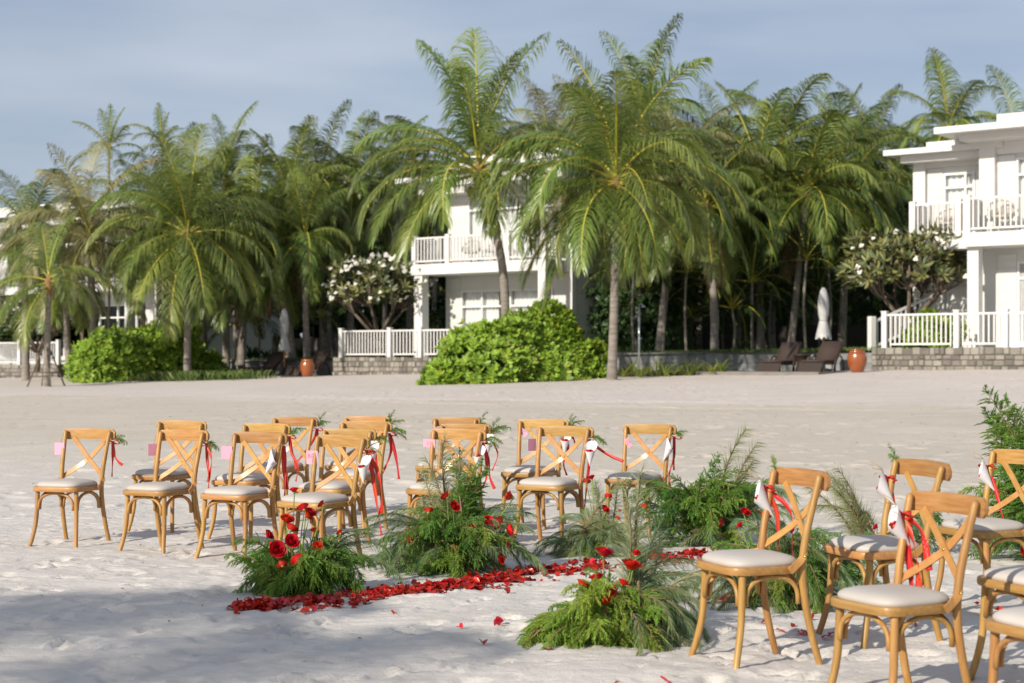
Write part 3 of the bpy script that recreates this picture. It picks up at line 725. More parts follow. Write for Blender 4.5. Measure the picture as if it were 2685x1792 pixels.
for cu, cv, d, bu, L, sd, kd, lb in GROVE:
    rr = random.Random(sd); fan_ = (rr.uniform(74,86), rr.uniform(-58,-36)); mid = (px((bu*.6+cu*.4+rr.uniform(-6,6))*K, d), d, pz((cv+820)/2*K, d))
    palm_px(lb, cu, cv+55, d, bu, L=L*.80, n=rr.randint(20,28), seed=sd, kind=kd, r=rr.uniform(.10,.14), group='palms of the grove', mids=[mid], fan=fan_)
# --- slender areca palms
def areca(label, x, y, z, n=10, L=1.5, seed=0, tr=.06, meshes=None, name='areca_palm', group=None):
    rr = random.Random(seed); b = ground(x, y); th = thing(name, label, 'palm tree', (x, y, b), 0, group)
    obj('trunk', trunk_mesh([(0,0,-.1),(rr.uniform(-.1,.1),0,(z-b)*.5),(0,0,z-b)], tr, tr*.8, 1.2), th); ms = meshes or AR
    for i in range(n):
        f = i/n; obj('frond', ms[min(3, int(f*4))], th, (0,0,z-b), (R(rr.uniform(-8,8)), R(rr.uniform(-8,8)), R(i*137.5+rr.uniform(-15,15))), (L*rr.uniform(.85,1.15),)*3)
d = 66; areca('slender areca palm with a tuft of short bright fronds against the sky at left', px(249*K,d), d, pz(345*K,d), 12, 1.7, 5)
d = 70; areca('second areca palm showing behind the low left palm', px(372*K,d), d, pz(330*K,d), 12, 1.6, 6)
rr = random.Random(77)
UND = [(1455,54.5),(1540,56),(1590,58),(1640,55),(1690,59),(1735,57),(1600,62),(1500,60),(1780,61),(1660,63),(590,64.5),(700,64),(735,65),(560,66),(1880,60),(1470,57),(1520,53.5),(1575,54),(1630,57.5),(1680,54.5),(1725,54),(1770,57),(1820,58),(1850,54),(1900,56)]
for i, (u, d) in enumerate(UND):
    lb = ['understory palm with thin stem in the dark grove between the villas','understory palm in the shade behind the left parasol'][1 if u < 1000 else 0]
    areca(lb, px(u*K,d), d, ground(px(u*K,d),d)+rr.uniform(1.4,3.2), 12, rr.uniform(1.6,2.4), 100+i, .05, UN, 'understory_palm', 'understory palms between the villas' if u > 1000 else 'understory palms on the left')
# --- the palm beside the photographer whose shade falls on the near sand
palm('coconut_palm', 'coconut palm left of the photographer, only its shade falls into the picture', (-12.4,-1.5,0), (-11.96,-1.3,5.2), 3.9, 6, 91, 'green', .12, [], [(20,52,1.0),(27,52,.95),(10,52,.9)], 0, fan=(30,-40))
palm('coconut_palm', 'second palm behind the photographer, only frond tips shade the picture', (-10.8,-3.3,0), (-10.4,-3.1,5.2), 3.9, 6, 95, 'green', .12, [], [(45,52,.95),(38,52,.9)], 0, fan=(26,-40))

# ------------------------------------------------------------------ leaf clouds
def leaf_mesh(name, P, D, W, L, wd, mats, mi=None, fold=.12):
    """one obovate leaf per row: base P, direction D, side W, length L, half width wd"""
    P = np.asarray(P); D = np.asarray(D); W = np.asarray(W); L = np.asarray(L)[:,None]; wd = np.asarray(wd)[:,None]
    n = len(P); N = np.cross(D, W); a = P; b = P+D*L*.45+W*wd+N*L*fold; c = P+D*L*.8+W*wd*.8+N*L*fold*.6; t = P+D*L-N*L*.05; e = P+D*L*.8-W*wd*.8+N*L*fold*.6; f = P+D*L*.45-W*wd+N*L*fold
    m1 = P+D*L*.62
    co = np.stack([a,b,c,t,e,f,m1],1).reshape(-1,3).astype(np.float32); o = np.arange(n)[:,None]*7
    fc = np.concatenate([np.stack([o[:,0],o[:,0]+1,o[:,0]+2,o[:,0]+6],1), np.stack([o[:,0]+6,o[:,0]+2,o[:,0]+3,o[:,0]+4],1), np.stack([o[:,0],o[:,0]+6,o[:,0]+4,o[:,0]+5],1)]).astype(np.int32)
    me = bpy.data.meshes.new(name); me.vertices.add(len(co)); me.vertices.foreach_set('co', co.ravel()); me.loops.add(fc.size); me.loops.foreach_set('vertex_index', fc.ravel())
    me.polygons.add(len(fc)); me.polygons.foreach_set('loop_start', np.arange(0, fc.size, 4, dtype=np.int32))
    for m_ in mats: me.materials.append(m_)
    if mi is not None: me.polygons.foreach_set('material_index', np.concatenate([mi,mi,mi]).astype(np.int32))
    me.update(calc_edges=True); return me
def unit(a): return a/np.maximum(np.linalg.norm(a, axis=-1, keepdims=True), 1e-6)
def rosettes(P, Nrm, k, L, wd, seed, spread=1.0):
    r = np.random.default_rng(seed); n = len(P); Nrm = unit(Nrm)
    ref = np.where(np.abs(Nrm[:,2:3]) < .9, np.array([[0,0,1.]]), np.array([[1.,0,0]])); X = unit(np.cross(Nrm, ref)); Y = np.cross(Nrm, X)
    Ps, Ds, Ws, Ls, ws = [], [], [], [], []
    for j in range(k):
        a = 2*np.pi*j/k+r.uniform(-.4,.4,n); e = r.uniform(.15,1.0,n)*spread
        d_ = unit(X*np.cos(a)[:,None]+Y*np.sin(a)[:,None]+Nrm*e[:,None]); Wv = unit(np.cross(d_, Nrm)); l = L*r.uniform(.65,1.2,n)
        Ps.append(P); Ds.append(d_); Ws.append(Wv); Ls.append(l); ws.append(wd*r.uniform(.8,1.2,n)*l/L)
    return [np.concatenate(q) for q in (Ps, Ds, Ws, Ls, ws)]
def mound_pts(n, a, b, H, seed, bumps=22):
    r = np.random.default_rng(seed); th_ = r.uniform(0, 2*np.pi, n*2); ph = np.arccos(r.uniform(0.0, 1, n*2)); 
    D = np.stack([np.sin(ph)*np.cos(th_), np.sin(ph)*np.sin(th_), np.cos(ph)],1)
    B = unit(r.normal(size=(bumps,3))*[1,1,.7]+[0,0,.3]); am = r.uniform(.08,.55,bumps)
    rad = .64+np.max(am[None]*np.exp(-((1-D@B.T)*r.uniform(7,26,bumps)[None])), 1)
    rad = rad*(1-r.random(n*2)**2.2*.26+(r.random(n*2) < .05)*r.random(n*2)*.14); e = D*rad[:,None]; e[:,2] = np.sign(e[:,2])*np.abs(e[:,2])**.85
    P = e*[a,b,H]; Nn = unit(D/[a,b,H]+r.normal(size=D.shape)*.15+[0,0,.12]); return P[:n], Nn[:n]
def shrub(label, x, y, a, b, H, n, seed, cat='shrub', name='sea_lettuce_shrub', rot=0):
    z = gz(x, y)-.1; th = thing(name, label, cat, (x, y, z), rot); P, Nn = mound_pts(n, a, b, H, seed)
    q = rosettes(P, Nn, 8, .19, .040, seed+1); u_ = np.random.default_rng(seed).random(len(q[0])); mi = np.where(u_ < .08, 1, np.where(u_ < .33, 2, 0))
    stuff(obj('foliage', leaf_mesh('foliage', *q, [M['scaevola'], M['scaevola_y'], M['scaevola_d']], mi), th))
    P2, N2 = mound_pts(60, a*.7, b*.7, H*.72, seed+5); g = MB()
    for p in P2: g.tube([(p[0]*.15, p[1]*.15, 0), (p[0]*.7, p[1]*.7, p[2]*.6), tuple(p*1.12)], [.03,.02,.008], 4, False)
    obj('stems', g.mesh('stems', M['bark']), th)
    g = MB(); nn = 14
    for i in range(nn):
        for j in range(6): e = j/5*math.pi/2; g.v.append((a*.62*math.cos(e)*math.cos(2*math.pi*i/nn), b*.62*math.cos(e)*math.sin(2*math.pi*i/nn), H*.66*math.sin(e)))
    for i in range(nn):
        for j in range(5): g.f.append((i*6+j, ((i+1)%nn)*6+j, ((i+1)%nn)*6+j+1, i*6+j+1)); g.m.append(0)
    obj('shade_dome', g.mesh('shade_dome', M['darkleaf']), th); return th  # solid dark dome standing for the shade between the shrub's leaves
d = 46.8; shrub('big round light green sea lettuce shrub on the sand before the middle villa', px(1195*K,d), d, 2.7, 2.3, 2.35, 3400, 3)
d = 45.6; shrub('small low green shrub at the left foot of the big round shrub', px(1035*K,d), d, 1.0, .8, .85, 520, 9)
d = 58.5; shrub('wide light green sea lettuce shrub under the low left palm', px(300*K,d), d, 2.85, 2.0, 2.6, 3400, 5)
d = 60.5; shrub('darker green shrub between the left shrub and the left loungers', px(440*K,d), d, 1.6, 1.3, 1.2, 900, 14)
x_, y_ = line(-1.2, 1.0); o_ = shrub('bright green shrub behind the right white fence', x_, y_, .95, .7, 1.15, 520, 24); o_.location.z = base_z(0)+WALLH-.15
# --- broadleaf trees filling the back of the grove
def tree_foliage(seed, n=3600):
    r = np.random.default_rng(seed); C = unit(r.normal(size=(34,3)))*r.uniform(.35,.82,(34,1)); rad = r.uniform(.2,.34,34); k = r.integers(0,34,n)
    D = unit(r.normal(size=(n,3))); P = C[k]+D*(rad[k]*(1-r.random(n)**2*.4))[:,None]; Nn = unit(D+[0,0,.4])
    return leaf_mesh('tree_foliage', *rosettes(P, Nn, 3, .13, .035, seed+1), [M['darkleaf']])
TF = [tree_foliage(s_) for s_ in (1,2,3)]
CORE = MB(); CORE.lathe([(.001,-.62),(.35,-.5),(.56,-.15),(.58,.15),(.36,.5),(.001,.62)], 10); CORE = CORE.mesh('shade_core', M['darkleaf'])  # solid dark lump, paints the shade inside a tree crown
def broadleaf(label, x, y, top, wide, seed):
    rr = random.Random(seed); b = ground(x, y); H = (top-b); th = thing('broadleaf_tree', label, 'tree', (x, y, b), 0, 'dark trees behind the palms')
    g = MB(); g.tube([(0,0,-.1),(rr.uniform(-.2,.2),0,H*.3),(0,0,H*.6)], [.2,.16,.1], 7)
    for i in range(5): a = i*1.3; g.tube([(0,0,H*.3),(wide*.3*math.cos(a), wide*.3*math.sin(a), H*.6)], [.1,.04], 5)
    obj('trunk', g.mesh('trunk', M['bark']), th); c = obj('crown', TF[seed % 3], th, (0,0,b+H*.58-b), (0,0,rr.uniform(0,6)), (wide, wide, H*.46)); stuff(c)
    obj('shade_core', CORE, th, (0,0,H*.55), (0,0,1), (wide*.85, wide*.85, H*.42))
BT = [(60,75,4.2,3.0,'low dark tree at the far left behind the villa'),(470,78,8.4,3.8,'dark tree behind the low left palm'),(600,80,9.6,4.0,'dark tree behind the left parasol palms'),(760,82,10.0,4.2,'dark tree behind the white-flowered tree'),
      (880,80,9.2,4.0,'dark tree left of the middle villa roof'),(1010,84,10.2,4.2,'dark tree behind the left half of the middle villa'),(1180,84,10.4,4.4,'dark tree behind the right half of the middle villa'),(1330,78,10.0,4.2,'dark tree behind the ragged palm'),
      (1480,76,9.6,4.2,'dark tree behind the tallest palm'),(1620,76,9.8,4.4,'dark tree in the middle of the grove'),(1760,77,10.2,4.4,'dark tree behind the slanting palm trunk'),(1900,76,9.8,4.2,'dark tree behind the right parasol'),
      (2040,74,9.8,4.2,'dark tree left of the right villa'),(2280,72,12.0,3.4,'bushy tree top above the right villa roof')]
for i, (u, d, tp, wd_, lb) in enumerate(BT): broadleaf(lb, px(u*K,d), d, tp, wd_, 200+i)
def hedge(label, t0, t1, off, h, seed):
    x, y = line((t0+t1)/2, off); b = base_z((t0+t1)/2)+WALLH; r = np.random.default_rng(seed); n = int((t0-t1)*130); a = (t0-t1)/2
    P = np.stack([r.uniform(-a,a,n), -r.random(n)**.6*.9+.3, r.uniform(0,1,n)**.8*h],1); P[:,2] *= 1+.18*np.sin(P[:,0]*2.1+seed)+.1*np.sin(P[:,0]*5.3)
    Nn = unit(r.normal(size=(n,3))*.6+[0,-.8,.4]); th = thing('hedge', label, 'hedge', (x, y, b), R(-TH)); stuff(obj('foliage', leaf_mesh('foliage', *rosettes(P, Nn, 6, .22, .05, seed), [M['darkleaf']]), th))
    g = MB(); g.box(-a, a, .1, .8, 0, h*.85); obj('shade_core', g.mesh('shade_core', M['darkleaf'], False), th)  # plain dark box in place of the hedge's shaded inside
hedge('tall dark hedge added to darken the back of the grove between the villas', 25, -4, 17, 6.5, 3)  # added backdrop that gives the darkness behind the trunks
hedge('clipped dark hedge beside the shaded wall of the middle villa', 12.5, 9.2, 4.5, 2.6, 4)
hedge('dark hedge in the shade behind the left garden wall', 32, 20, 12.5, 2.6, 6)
# --- frangipani trees
BLOOM = MB()
for i in range(9):
    a = i*2.4; c = Vector((math.cos(a)*.10*math.sqrt(i/9), math.sin(a)*.10*math.sqrt(i/9), .03*math.cos(i)))
    for j in range(5):
        b = j*1.2566+i; e = c+Vector((math.cos(b)*.058, math.sin(b)*.058, .02)); s_ = Vector((-math.sin(b), math.cos(b), 0))*.025
        BLOOM.add([c, c.lerp(e,.6)+s_, e, c.lerp(e,.6)-s_], [(0,1,2,3)])
BLOOM = BLOOM.mesh('blossom', M['blossom'], False)
def frangipani(label, x, y, cz, ax, az_, nw, nb, seed, mats, base=None):
    r = np.random.default_rng(seed); rr = random.Random(seed); b = ground(x, y) if base is None else base; th = thing('frangipani_tree', label, 'tree', (x, y, b), 0)
    D = unit(r.normal(size=(nw,3))); D[:,2] = np.where(D[:,2] < -.35, -D[:,2], D[:,2]); rad = (r.random(nw)**.33)[:,None]*(1+.14*np.sin(D[:,0:1]*7)+.1*np.sin(D[:,2:3]*9+1))
    P = D*rad*[ax, ax*.9, az_]+[0,0,cz-b]; q = rosettes(P, unit(D+[0,0,.5]), 7, .30, .045, seed+1, 1.1)
    stuff(obj('leaves', leaf_mesh('leaves', *q, mats, (r.random(len(q[0])) < .4).astype(int)), th))
    g = MB(); lim = [(ax*.45*math.cos(a), ax*.45*math.sin(a), (cz-b)*.72+.15*math.sin(a*3)) for a in np.linspace(0, 6.28, 8)[:-1]]
    g.tube([(0,0,-.1),(.05,0,.35),(.02,.03,.75)], [.12,.10,.09], 8)
    for l in lim: g.tube([(.02,.03,.7),(l[0]*.5,l[1]*.5,l[2]*.72),l],[.075,.06,.045],6)
    for p in P[::3]:
        l = min(lim, key=lambda k: (Vector(k)-Vector(p)).length); mid = Vector(l).lerp(Vector(p),.5)-Vector((0,0,.12)); g.tube([l, tuple(mid), tuple(p)], [.035,.026,.018], 4, False)
    obj('trunk', g.mesh('trunk', M['bark']), th)
    for i in range(nb):
        k = rr.randrange(nw); v = D[k].copy(); v[1] = -abs(v[1])*.9; v = v/np.linalg.norm(v); s_ = rr.uniform(.42,.85)
        obj('blossom', BLOOM, th, tuple(v*np.array([ax,ax*.9,az_])*rr.uniform(.9,1.1)+np.array([0,-.05,cz-b+.08])), (R(rr.uniform(20,80)), R(rr.uniform(-25,25)), R(rr.uniform(-50,50))), (s_,)*3)
d = 59.4; x_ = px(868*K,d)
frangipani('rounded frangipani tree covered in white blossom behind the middle fence', x_, d, pz(668*K,d), 2.0, 1.2, 300, 85, 4, [M['plumeria_dark'], M['plumeria']], 1.4)
d = 48.2; x_ = px(2085*K,d)
frangipani('open frangipani tree with few white blossoms before the right villa', x_, d, pz(622*K,d), 2.05, 1.15, 330, 20, 6, [M['plumeria'], M['plumeria_dark']], 1.6)
d = 66; x_ = px(85*K,d)
frangipani('small frangipani with white blossoms at the far left behind the staked palm', x_, d, pz(735*K,d), 1.6, .9, 120, 22, 8, [M['plumeria_dark'], M['plumeria']], 1.0)
# --- strap-leaved bed plants and grass
def strap_plant(label, x, y, z, L, n, seed, mt, group, name='spider_lily', wd=.05):
    rr = random.Random(seed); th = thing(name, label, 'plant', (x, y, z), 0, group); g = MB()
    for i in range(n):
        a = i*2.4+rr.uniform(-.3,.3); pts = bent_path(rr.uniform(35,85), L*rr.uniform(.7,1.1), rr.uniform(40,95), 5); c, s_ = math.cos(a), math.sin(a)
        pts = [Vector((p.x*c, p.x*s_, p.z)) for p in pts]; g.strap(pts, (0.01,0,1), [wd*.7,wd,wd,wd*.8,wd*.5,.004], .004)
    stuff(obj('leaves', g.mesh('leaves', M[mt]), th))
for i in range(13):
    u = 1432+i*18.5; d = 46.6+.25*math.sin(i*2.1)-.02*i; x_ = px(u*K,d)
    strap_plant('yellow-green strap-leaved plant in the bed before the slate wall', x_, d, gz(x_,d)-.03, .62+.12*math.sin(i*1.7), 20, 300+i, 'strapleaf', 'bed of strap-leaved plants')
for i, (u, d) in enumerate([(500,60.3),(525,60.6),(462,59.6),(548,60.9)]):
    x_ = px(u*K,d); strap_plant('green tuft of strap leaves beside the low left palm', x_, d, gz(x_,d), .55, 18, 330+i, 'strapleaf', 'tufts beside the low left palm')
for i, (u, d) in enumerate([(575,62.5),(610,62.8),(590,63.3),(690,62.7),(720,63.0),(640,63.5),(1480,52),(1700,52)]):
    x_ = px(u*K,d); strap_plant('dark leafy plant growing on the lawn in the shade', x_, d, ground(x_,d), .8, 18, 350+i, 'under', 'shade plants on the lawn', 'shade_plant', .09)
def grass_patch(name, pts, h, mt='grass'):
    g = MB(); rr = random.Random(5)
    for (x, y, z) in pts:
        a = rr.uniform(0,6.28); l = h*rr.uniform(.6,1.3); le = rr.uniform(.2,.8); w_ = .012+.01*rr.random(); dx, dy = math.cos(a), math.sin(a)
        g.add([(x-dy*w_,y+dx*w_,z-.01),(x+dy*w_,y-dx*w_,z-.01),(x+dx*le*l*.5,y+dy*le*l*.5,z+l*.75),(x+dx*le*l,y+dy*le*l,z+l*.95)], [(0,1,2),(0,2,3)])
    return stuff(obj(name, g.mesh(name, M[mt], False)))
rr = random.Random(12); pts = []
for i in range(2600):
    a = rr.gauss(0,1.0); b_ = rr.gauss(0,.5); x = px(430*K,57)+.3+a; y = 56.6+b_-.3*a; pts.append((x, y, gz(x,y)))
grass_patch('grass_tuft', pts, .30)
pts = []
for i in range(6500):
    t_ = rr.uniform(-.3, 13) if rr.random() < .62 else rr.uniform(21, 29); o_ = .3+abs(rr.gauss(0,1.2)); x, y = line(t_, o_); pts.append((x, y, base_z(t_)+WALLH-.04))
grass_patch('lawn_edge_grass', pts, .12)

# ================================================================== TERRACE THINGS
def lounger(label, x, y):
    th = thing('sun_lounger', label, 'sun lounger', (x, y, gz(x,y)+.03), R(-TH+6), 'brown loungers'); th.scale = (.9,.9,.84)
    g = MB(); g.box(-.36,.36,-.9,.3,.24,.32); g.box(-.34,.34,-.95,-.90,0,.29); obj('seat_base', g.mesh('seat_base', M['wicker'], False), th)
    g = MB(); g.strap([(0,-.92,.30),(0,-1.12,0)], (0,-1,.5), .72, .03); obj('foot_panel', g.mesh('foot_panel', M['wicker'], False), th)
    g = MB(); g.strap([(0,.26,.30),(0,.5,.52),(0,.92,.93)], (0,-1,1), .70, .05); obj('backrest', g.mesh('backrest', M['wicker'], False), th)
    g = MB(); g.strap([(0,-.93,.36),(0,-.5,.365),(0,.2,.36),(0,.34,.42),(0,.62,.69),(0,.93,1.0)], [(0,0,1),(0,0,1),(0,-.3,1),(0,-.7,1),(0,-1,1),(0,-1,1)], .66, .075); obj('cushion', g.mesh('cushion', M['cushion']), th)
    for s_ in (-1,1):
        g = MB(); pts = [(s_*.39, .0+.42*(1-math.cos(a))*1.0, .02+.53*math.sin(a)**.8) for a in np.linspace(.02, math.pi-.02, 13)]; g.tube(pts, .026, 7); obj('armrest', g.mesh('armrest', M['wicker']), th)
    for s_ in (-1,1): g = MB(); g.box(s_*.33-.025,s_*.33+.025,.2,.25,0,.25); obj('leg', g.mesh('leg', M['wicker'], False), th)
def at_px(u, d): return px(u*K, d), d
x, y = at_px(1792,46.4); lounger('brown wicker lounger, the left one before the right parasol', x, y)
x, y = at_px(1886,45.6); lounger('brown wicker lounger between the right parasol and the right urn', x, y)
x, y = at_px(606,59.2); lounger('brown wicker lounger left of the left parasol', x, y)
x, y = at_px(708,58.6); lounger('brown wicker lounger half hidden behind the left urn', x, y)
x, y = at_px(1838,46.3); th = thing('side_table', 'small brown wicker side table between the two right loungers', 'table', (x,y,gz(x,y)+.03))
g = MB(); g.lathe([(.16,0),(.17,.05),(.11,.25),(.20,.44),(.24,.46),(.24,.49),(.001,.49)],14); obj('pedestal', g.mesh('pedestal', M['wicker']), th)
def urn(label, x, y, s_):
    th = thing('urn', label, 'urn', (x,y,gz(x,y)+.01), 0, None)
    g = MB(); g.lathe([(.15,0),(.17,.02),(.235,.17),(.265,.33),(.25,.46),(.205,.56),(.19,.585),(.20,.60),(.205,.62),(.185,.625),(.16,.60),(.15,.5),(.001,.45)],24)
    obj('body', g.mesh('body', M['urn']), th, sc=(s_,)*3)
    g = MB(); n = 24
    g.tube([(.222*math.cos(2*math.pi*i/n), .222*math.sin(2*math.pi*i/n), .535) for i in range(n+1)], .010, 5, False); obj('collar_ring', g.mesh('collar_ring', M['urn']), th, sc=(s_,)*3)
x, y = at_px(1966,45.0); urn('orange glazed urn at the right beside the stone wall corner', x, y, 1.02)
x, y = at_px(705,57.6); urn('orange glazed urn at the left before a lounger', x, y, .98)
def parasol(label, x, y, z0, zb, zt):
    th = thing('closed_parasol', label, 'parasol', (x,y,z0)); g = MB(); g.tube([(0,0,0),(0,0,zt-z0)], .025, 8); obj('pole', g.mesh('pole', M['pole']), th)
    g = MB(); H = zt-zb; n = 28; prof = [(.17,0),(.155,.08),(.10,.30),(.085,.36),(.115,.46),(.13,.62),(.115,.80),(.075,.94),(.03,1.0)]
    for i, (r_, f) in enumerate(prof):
        for k in range(n): a = 2*math.pi*k/n; q = r_*(1+.20*math.cos(k*math.pi/2*2)*(1-f*.6)+.05*math.sin(k*1.7)); g.v.append((q*math.cos(a)*1.15, q*math.sin(a), zb-z0+H*f+(.05*math.sin(k*1.9) if i == 0 else 0)))
    for i in range(len(prof)-1):
        for k in range(n): g.f.append((i*n+k, i*n+(k+1)%n, (i+1)*n+(k+1)%n, (i+1)*n+k)); g.m.append(0)
    g.f.append(tuple((len(prof)-1)*n+k for k in range(n))); g.m.append(0)
    obj('folded_canopy', g.mesh('folded_canopy', M['canvas']), th)
    g = MB(); g.tube([(.11*math.cos(a), .11*math.sin(a), zb-z0+H*.36) for a in np.linspace(0,6.28,17)], .012, 5, False); obj('tie_band', g.mesh('tie_band', M['canvas']), th)
    g = MB(); g.lathe([(.24,0),(.24,.06),(.06,.09),(.05,.3)],14); obj('foot', g.mesh('foot', M['dark']), th)
d = 47.0; x, y = at_px(1889,d); parasol('closed white parasol behind the right loungers', x, y, gz(x,y), pz(776*K,d), pz(660*K,d))
d = 59.4; x, y = at_px(652,d); parasol('closed white parasol between the left loungers', x, y, gz(x,y), pz(805*K,d), pz(708*K,d))
d = 46.6; x, y = at_px(1466,d); z_ = gz(x,y); th = thing('outdoor_shower', 'thin pale metal outdoor shower post right of the tall palm', 'shower', (x,y,z_))
g = MB(); g.tube([(0,0,0),(0,0,2.0)], .028, 8); obj('post', g.mesh('post', M['metal']), th); g = MB(); g.tube([(0,0,1.97),(0,-.02,2.06),(.05,-.1,2.08),(.1,-.2,2.04)], .014, 6); g.lathe([(.02,2.03),(.07,2.0),(.07,1.985)],12,.1,-.2); obj('shower_head', g.mesh('shower_head', M['metal']), th)
g = MB(); g.tube([(.02,0,1.1),(.06,-.05,1.1)], .02, 6); obj('tap', g.mesh('tap', M['metal']), th)
d = 46.9; x, y = at_px(990,d); th = thing('bollard', 'small white bollard before the wall left of the big shrub', 'bollard', (x,y,gz(x,y)-.02)); ubox('post', WPOST, th, -.06,.06,-.06,.06,0,.66); ubox('cap', WPOST, th, -.075,.075,-.075,.075,.66,.70)
def rattan_chair(label, x, y, z, rz, s_=1.0):
    th = thing('rattan_chair', label, 'chair', (x,y,z), rz, 'balcony chairs'); th.scale = (s_,)*3
    g = MB(); g.lathe([(.25,.36),(.27,.38),(.27,.42),(.2,.44),(.001,.44)],14); obj('seat', g.mesh('seat', M['rattan']), th)
    n = 15; g = MB()
    for i in range(n+1):
        a = math.pi*(-.12+1.24*i/n); h = .44+.40*math.sin(max(0,min(math.pi,a)))**.6
        g.tube([(.25*math.cos(a), .25*math.sin(a), .40), (.33*math.cos(a), .33*math.sin(a), h)], .012, 4)
    g.tube([(.33*math.cos(math.pi*(-.12+1.24*i/24)), .33*math.sin(math.pi*(-.12+1.24*i/24)), .44+.40*math.sin(max(0,min(math.pi,math.pi*(-.12+1.24*i/24))))**.6) for i in range(25)], .022, 6)
    g.tube([(.29*math.cos(math.pi*(-.12+1.24*i/24)), .29*math.sin(math.pi*(-.12+1.24*i/24)), .43+.2*math.sin(max(0,min(math.pi,math.pi*(-.12+1.24*i/24))))**.6) for i in range(25)], .012, 4)
    obj('backrest', g.mesh('backrest', M['rattan']), th)
    for sx in (-1,1):
        for sy in (-1,1): g = MB(); g.tube([(sx*.17,sy*.17,.37),(sx*.24,sy*.24,0)], .016, 5); obj('leg', g.mesh('leg', M['rattan']), th)
def on_villa(P, k, lx, ly, lz): c, s_ = math.cos(R(-TH)), math.sin(R(-TH)); return (P[0]*k+k*(lx*c-ly*s_), P[1]*k+k*(lx*s_+ly*c), -CAMH*(k-1)+k*lz)
rattan_chair('round rattan chair on the wider balcony of the right villa', *on_villa(RP,1.07,2.55,-.1,4.725), R(-TH+25), 1.15)
rattan_chair('round rattan chair on the small balcony of the right villa', *on_villa(RP,1.07,.75,.62,4.72), R(-TH), 1.05)
rattan_chair('left round rattan chair on the middle villa balcony', *on_villa(mid_P,1.06,-3.6,.75,4.6), R(-TH+20))
rattan_chair('right round rattan chair on the middle villa balcony', *on_villa(mid_P,1.06,-2.7,.75,4.6), R(-TH-20))

# ================================================================== CHAIRS
def superell(a, b, n, k=2.0, back=1.0):
    o = []
    for i in range(n):
        t = 2*math.pi*i/n; c, s_ = math.cos(t), math.sin(t)
        x = a*math.copysign(abs(c)**(2/k), c); y = b*math.copysign(abs(s_)**(2/k), s_)
        o.append((x*(1-(1-back)*(y/b+1)/2), y))
    return o
def smooth_path(pts, n):
    V = [Vector(p) for p in pts]; o = []
    for i in range(n+1):
        f = i/n*(len(V)-1); k = min(int(f), len(V)-2); s_ = f-k; a = V[max(k-1,0)]; b = V[k]; c = V[k+1]; d_ = V[min(k+2,len(V)-1)]
        o.append(.5*((2*b)+(c-a)*s_+(2*a-5*b+4*c-d_)*s_*s_+(3*b-a-3*c+d_)*s_**3))
    return o
CH = {}
# seat frame: a wooden slab with rounded corners and eased edge
g = MB(); n = 44; prof = [(.985,.424),(1,.430),(1,.452),(.985,.459),(.90,.460)]
for f, z in prof:
    for (x, y) in superell(.212*f, .203*f, n, 5.0, .90): g.v.append((x, y-.012, z))
for i in range(len(prof)-1):
    for k in range(n): g.f.append((i*n+k, i*n+(k+1)%n, (i+1)*n+(k+1)%n, (i+1)*n+k)); g.m.append(0)
g.f.append(tuple(range(n-1,-1,-1))); g.m.append(0); g.f.append(tuple((len(prof)-1)*n+k for k in range(n))); g.m.append(0)
CH['seat_frame'] = crisp(g.mesh('seat_frame', M['wood_rail']))
g = MB(); prof = [(.90,.458),(.925,.466),(.925,.474),(.90,.484),(.82,.495),(.66,.504),(.42,.509),(.15,.511)]
for f, z in prof:
    for (x, y) in superell(.212*f, .203*f, n, 4.0, .90): g.v.append((x, y-.012, z))
for i in range(len(prof)-1):
    for k in range(n): g.f.append((i*n+k, i*n+(k+1)%n, (i+1)*n+(k+1)%n, (i+1)*n+k)); g.m.append(0)
g.f.append(tuple((len(prof)-1)*n+k for k in range(n))); g.m.append(0)
CH['cushion'] = g.mesh('cushion', M['seat'])
def leg_front(s_):
    g = MB(); g.tube(smooth_path([(s_*.172,-.150,.43),(s_*.175,-.153,.32),(s_*.180,-.160,.20),(s_*.192,-.180,.09),(s_*.213,-.208,-.02)], 16), [.0175-.002*i/16 for i in range(17)], 10); return g.mesh('front_leg', M['wood'])
def post_rear(s_):
    p = smooth_path([(s_*.196,.250,-.02),(s_*.190,.205,.13),(s_*.184,.168,.30),(s_*.182,.155,.44),(s_*.186,.168,.58),(s_*.194,.203,.74),(s_*.200,.232,.858)], 26)
    top = p[-1]; g = MB(); g.tube(p+[top+Vector((0,.002,.008)), top+Vector((0,.003,.012))], [.0155+.0025*math.sin(i/26*math.pi) for i in range(27)]+[.011,.004], 10); return g.mesh('back_post', M['wood'])
for s_, k in ((-1,'l'),(1,'r')): CH['front_leg',k] = leg_front(s_); CH['back_post',k] = post_rear(s_)
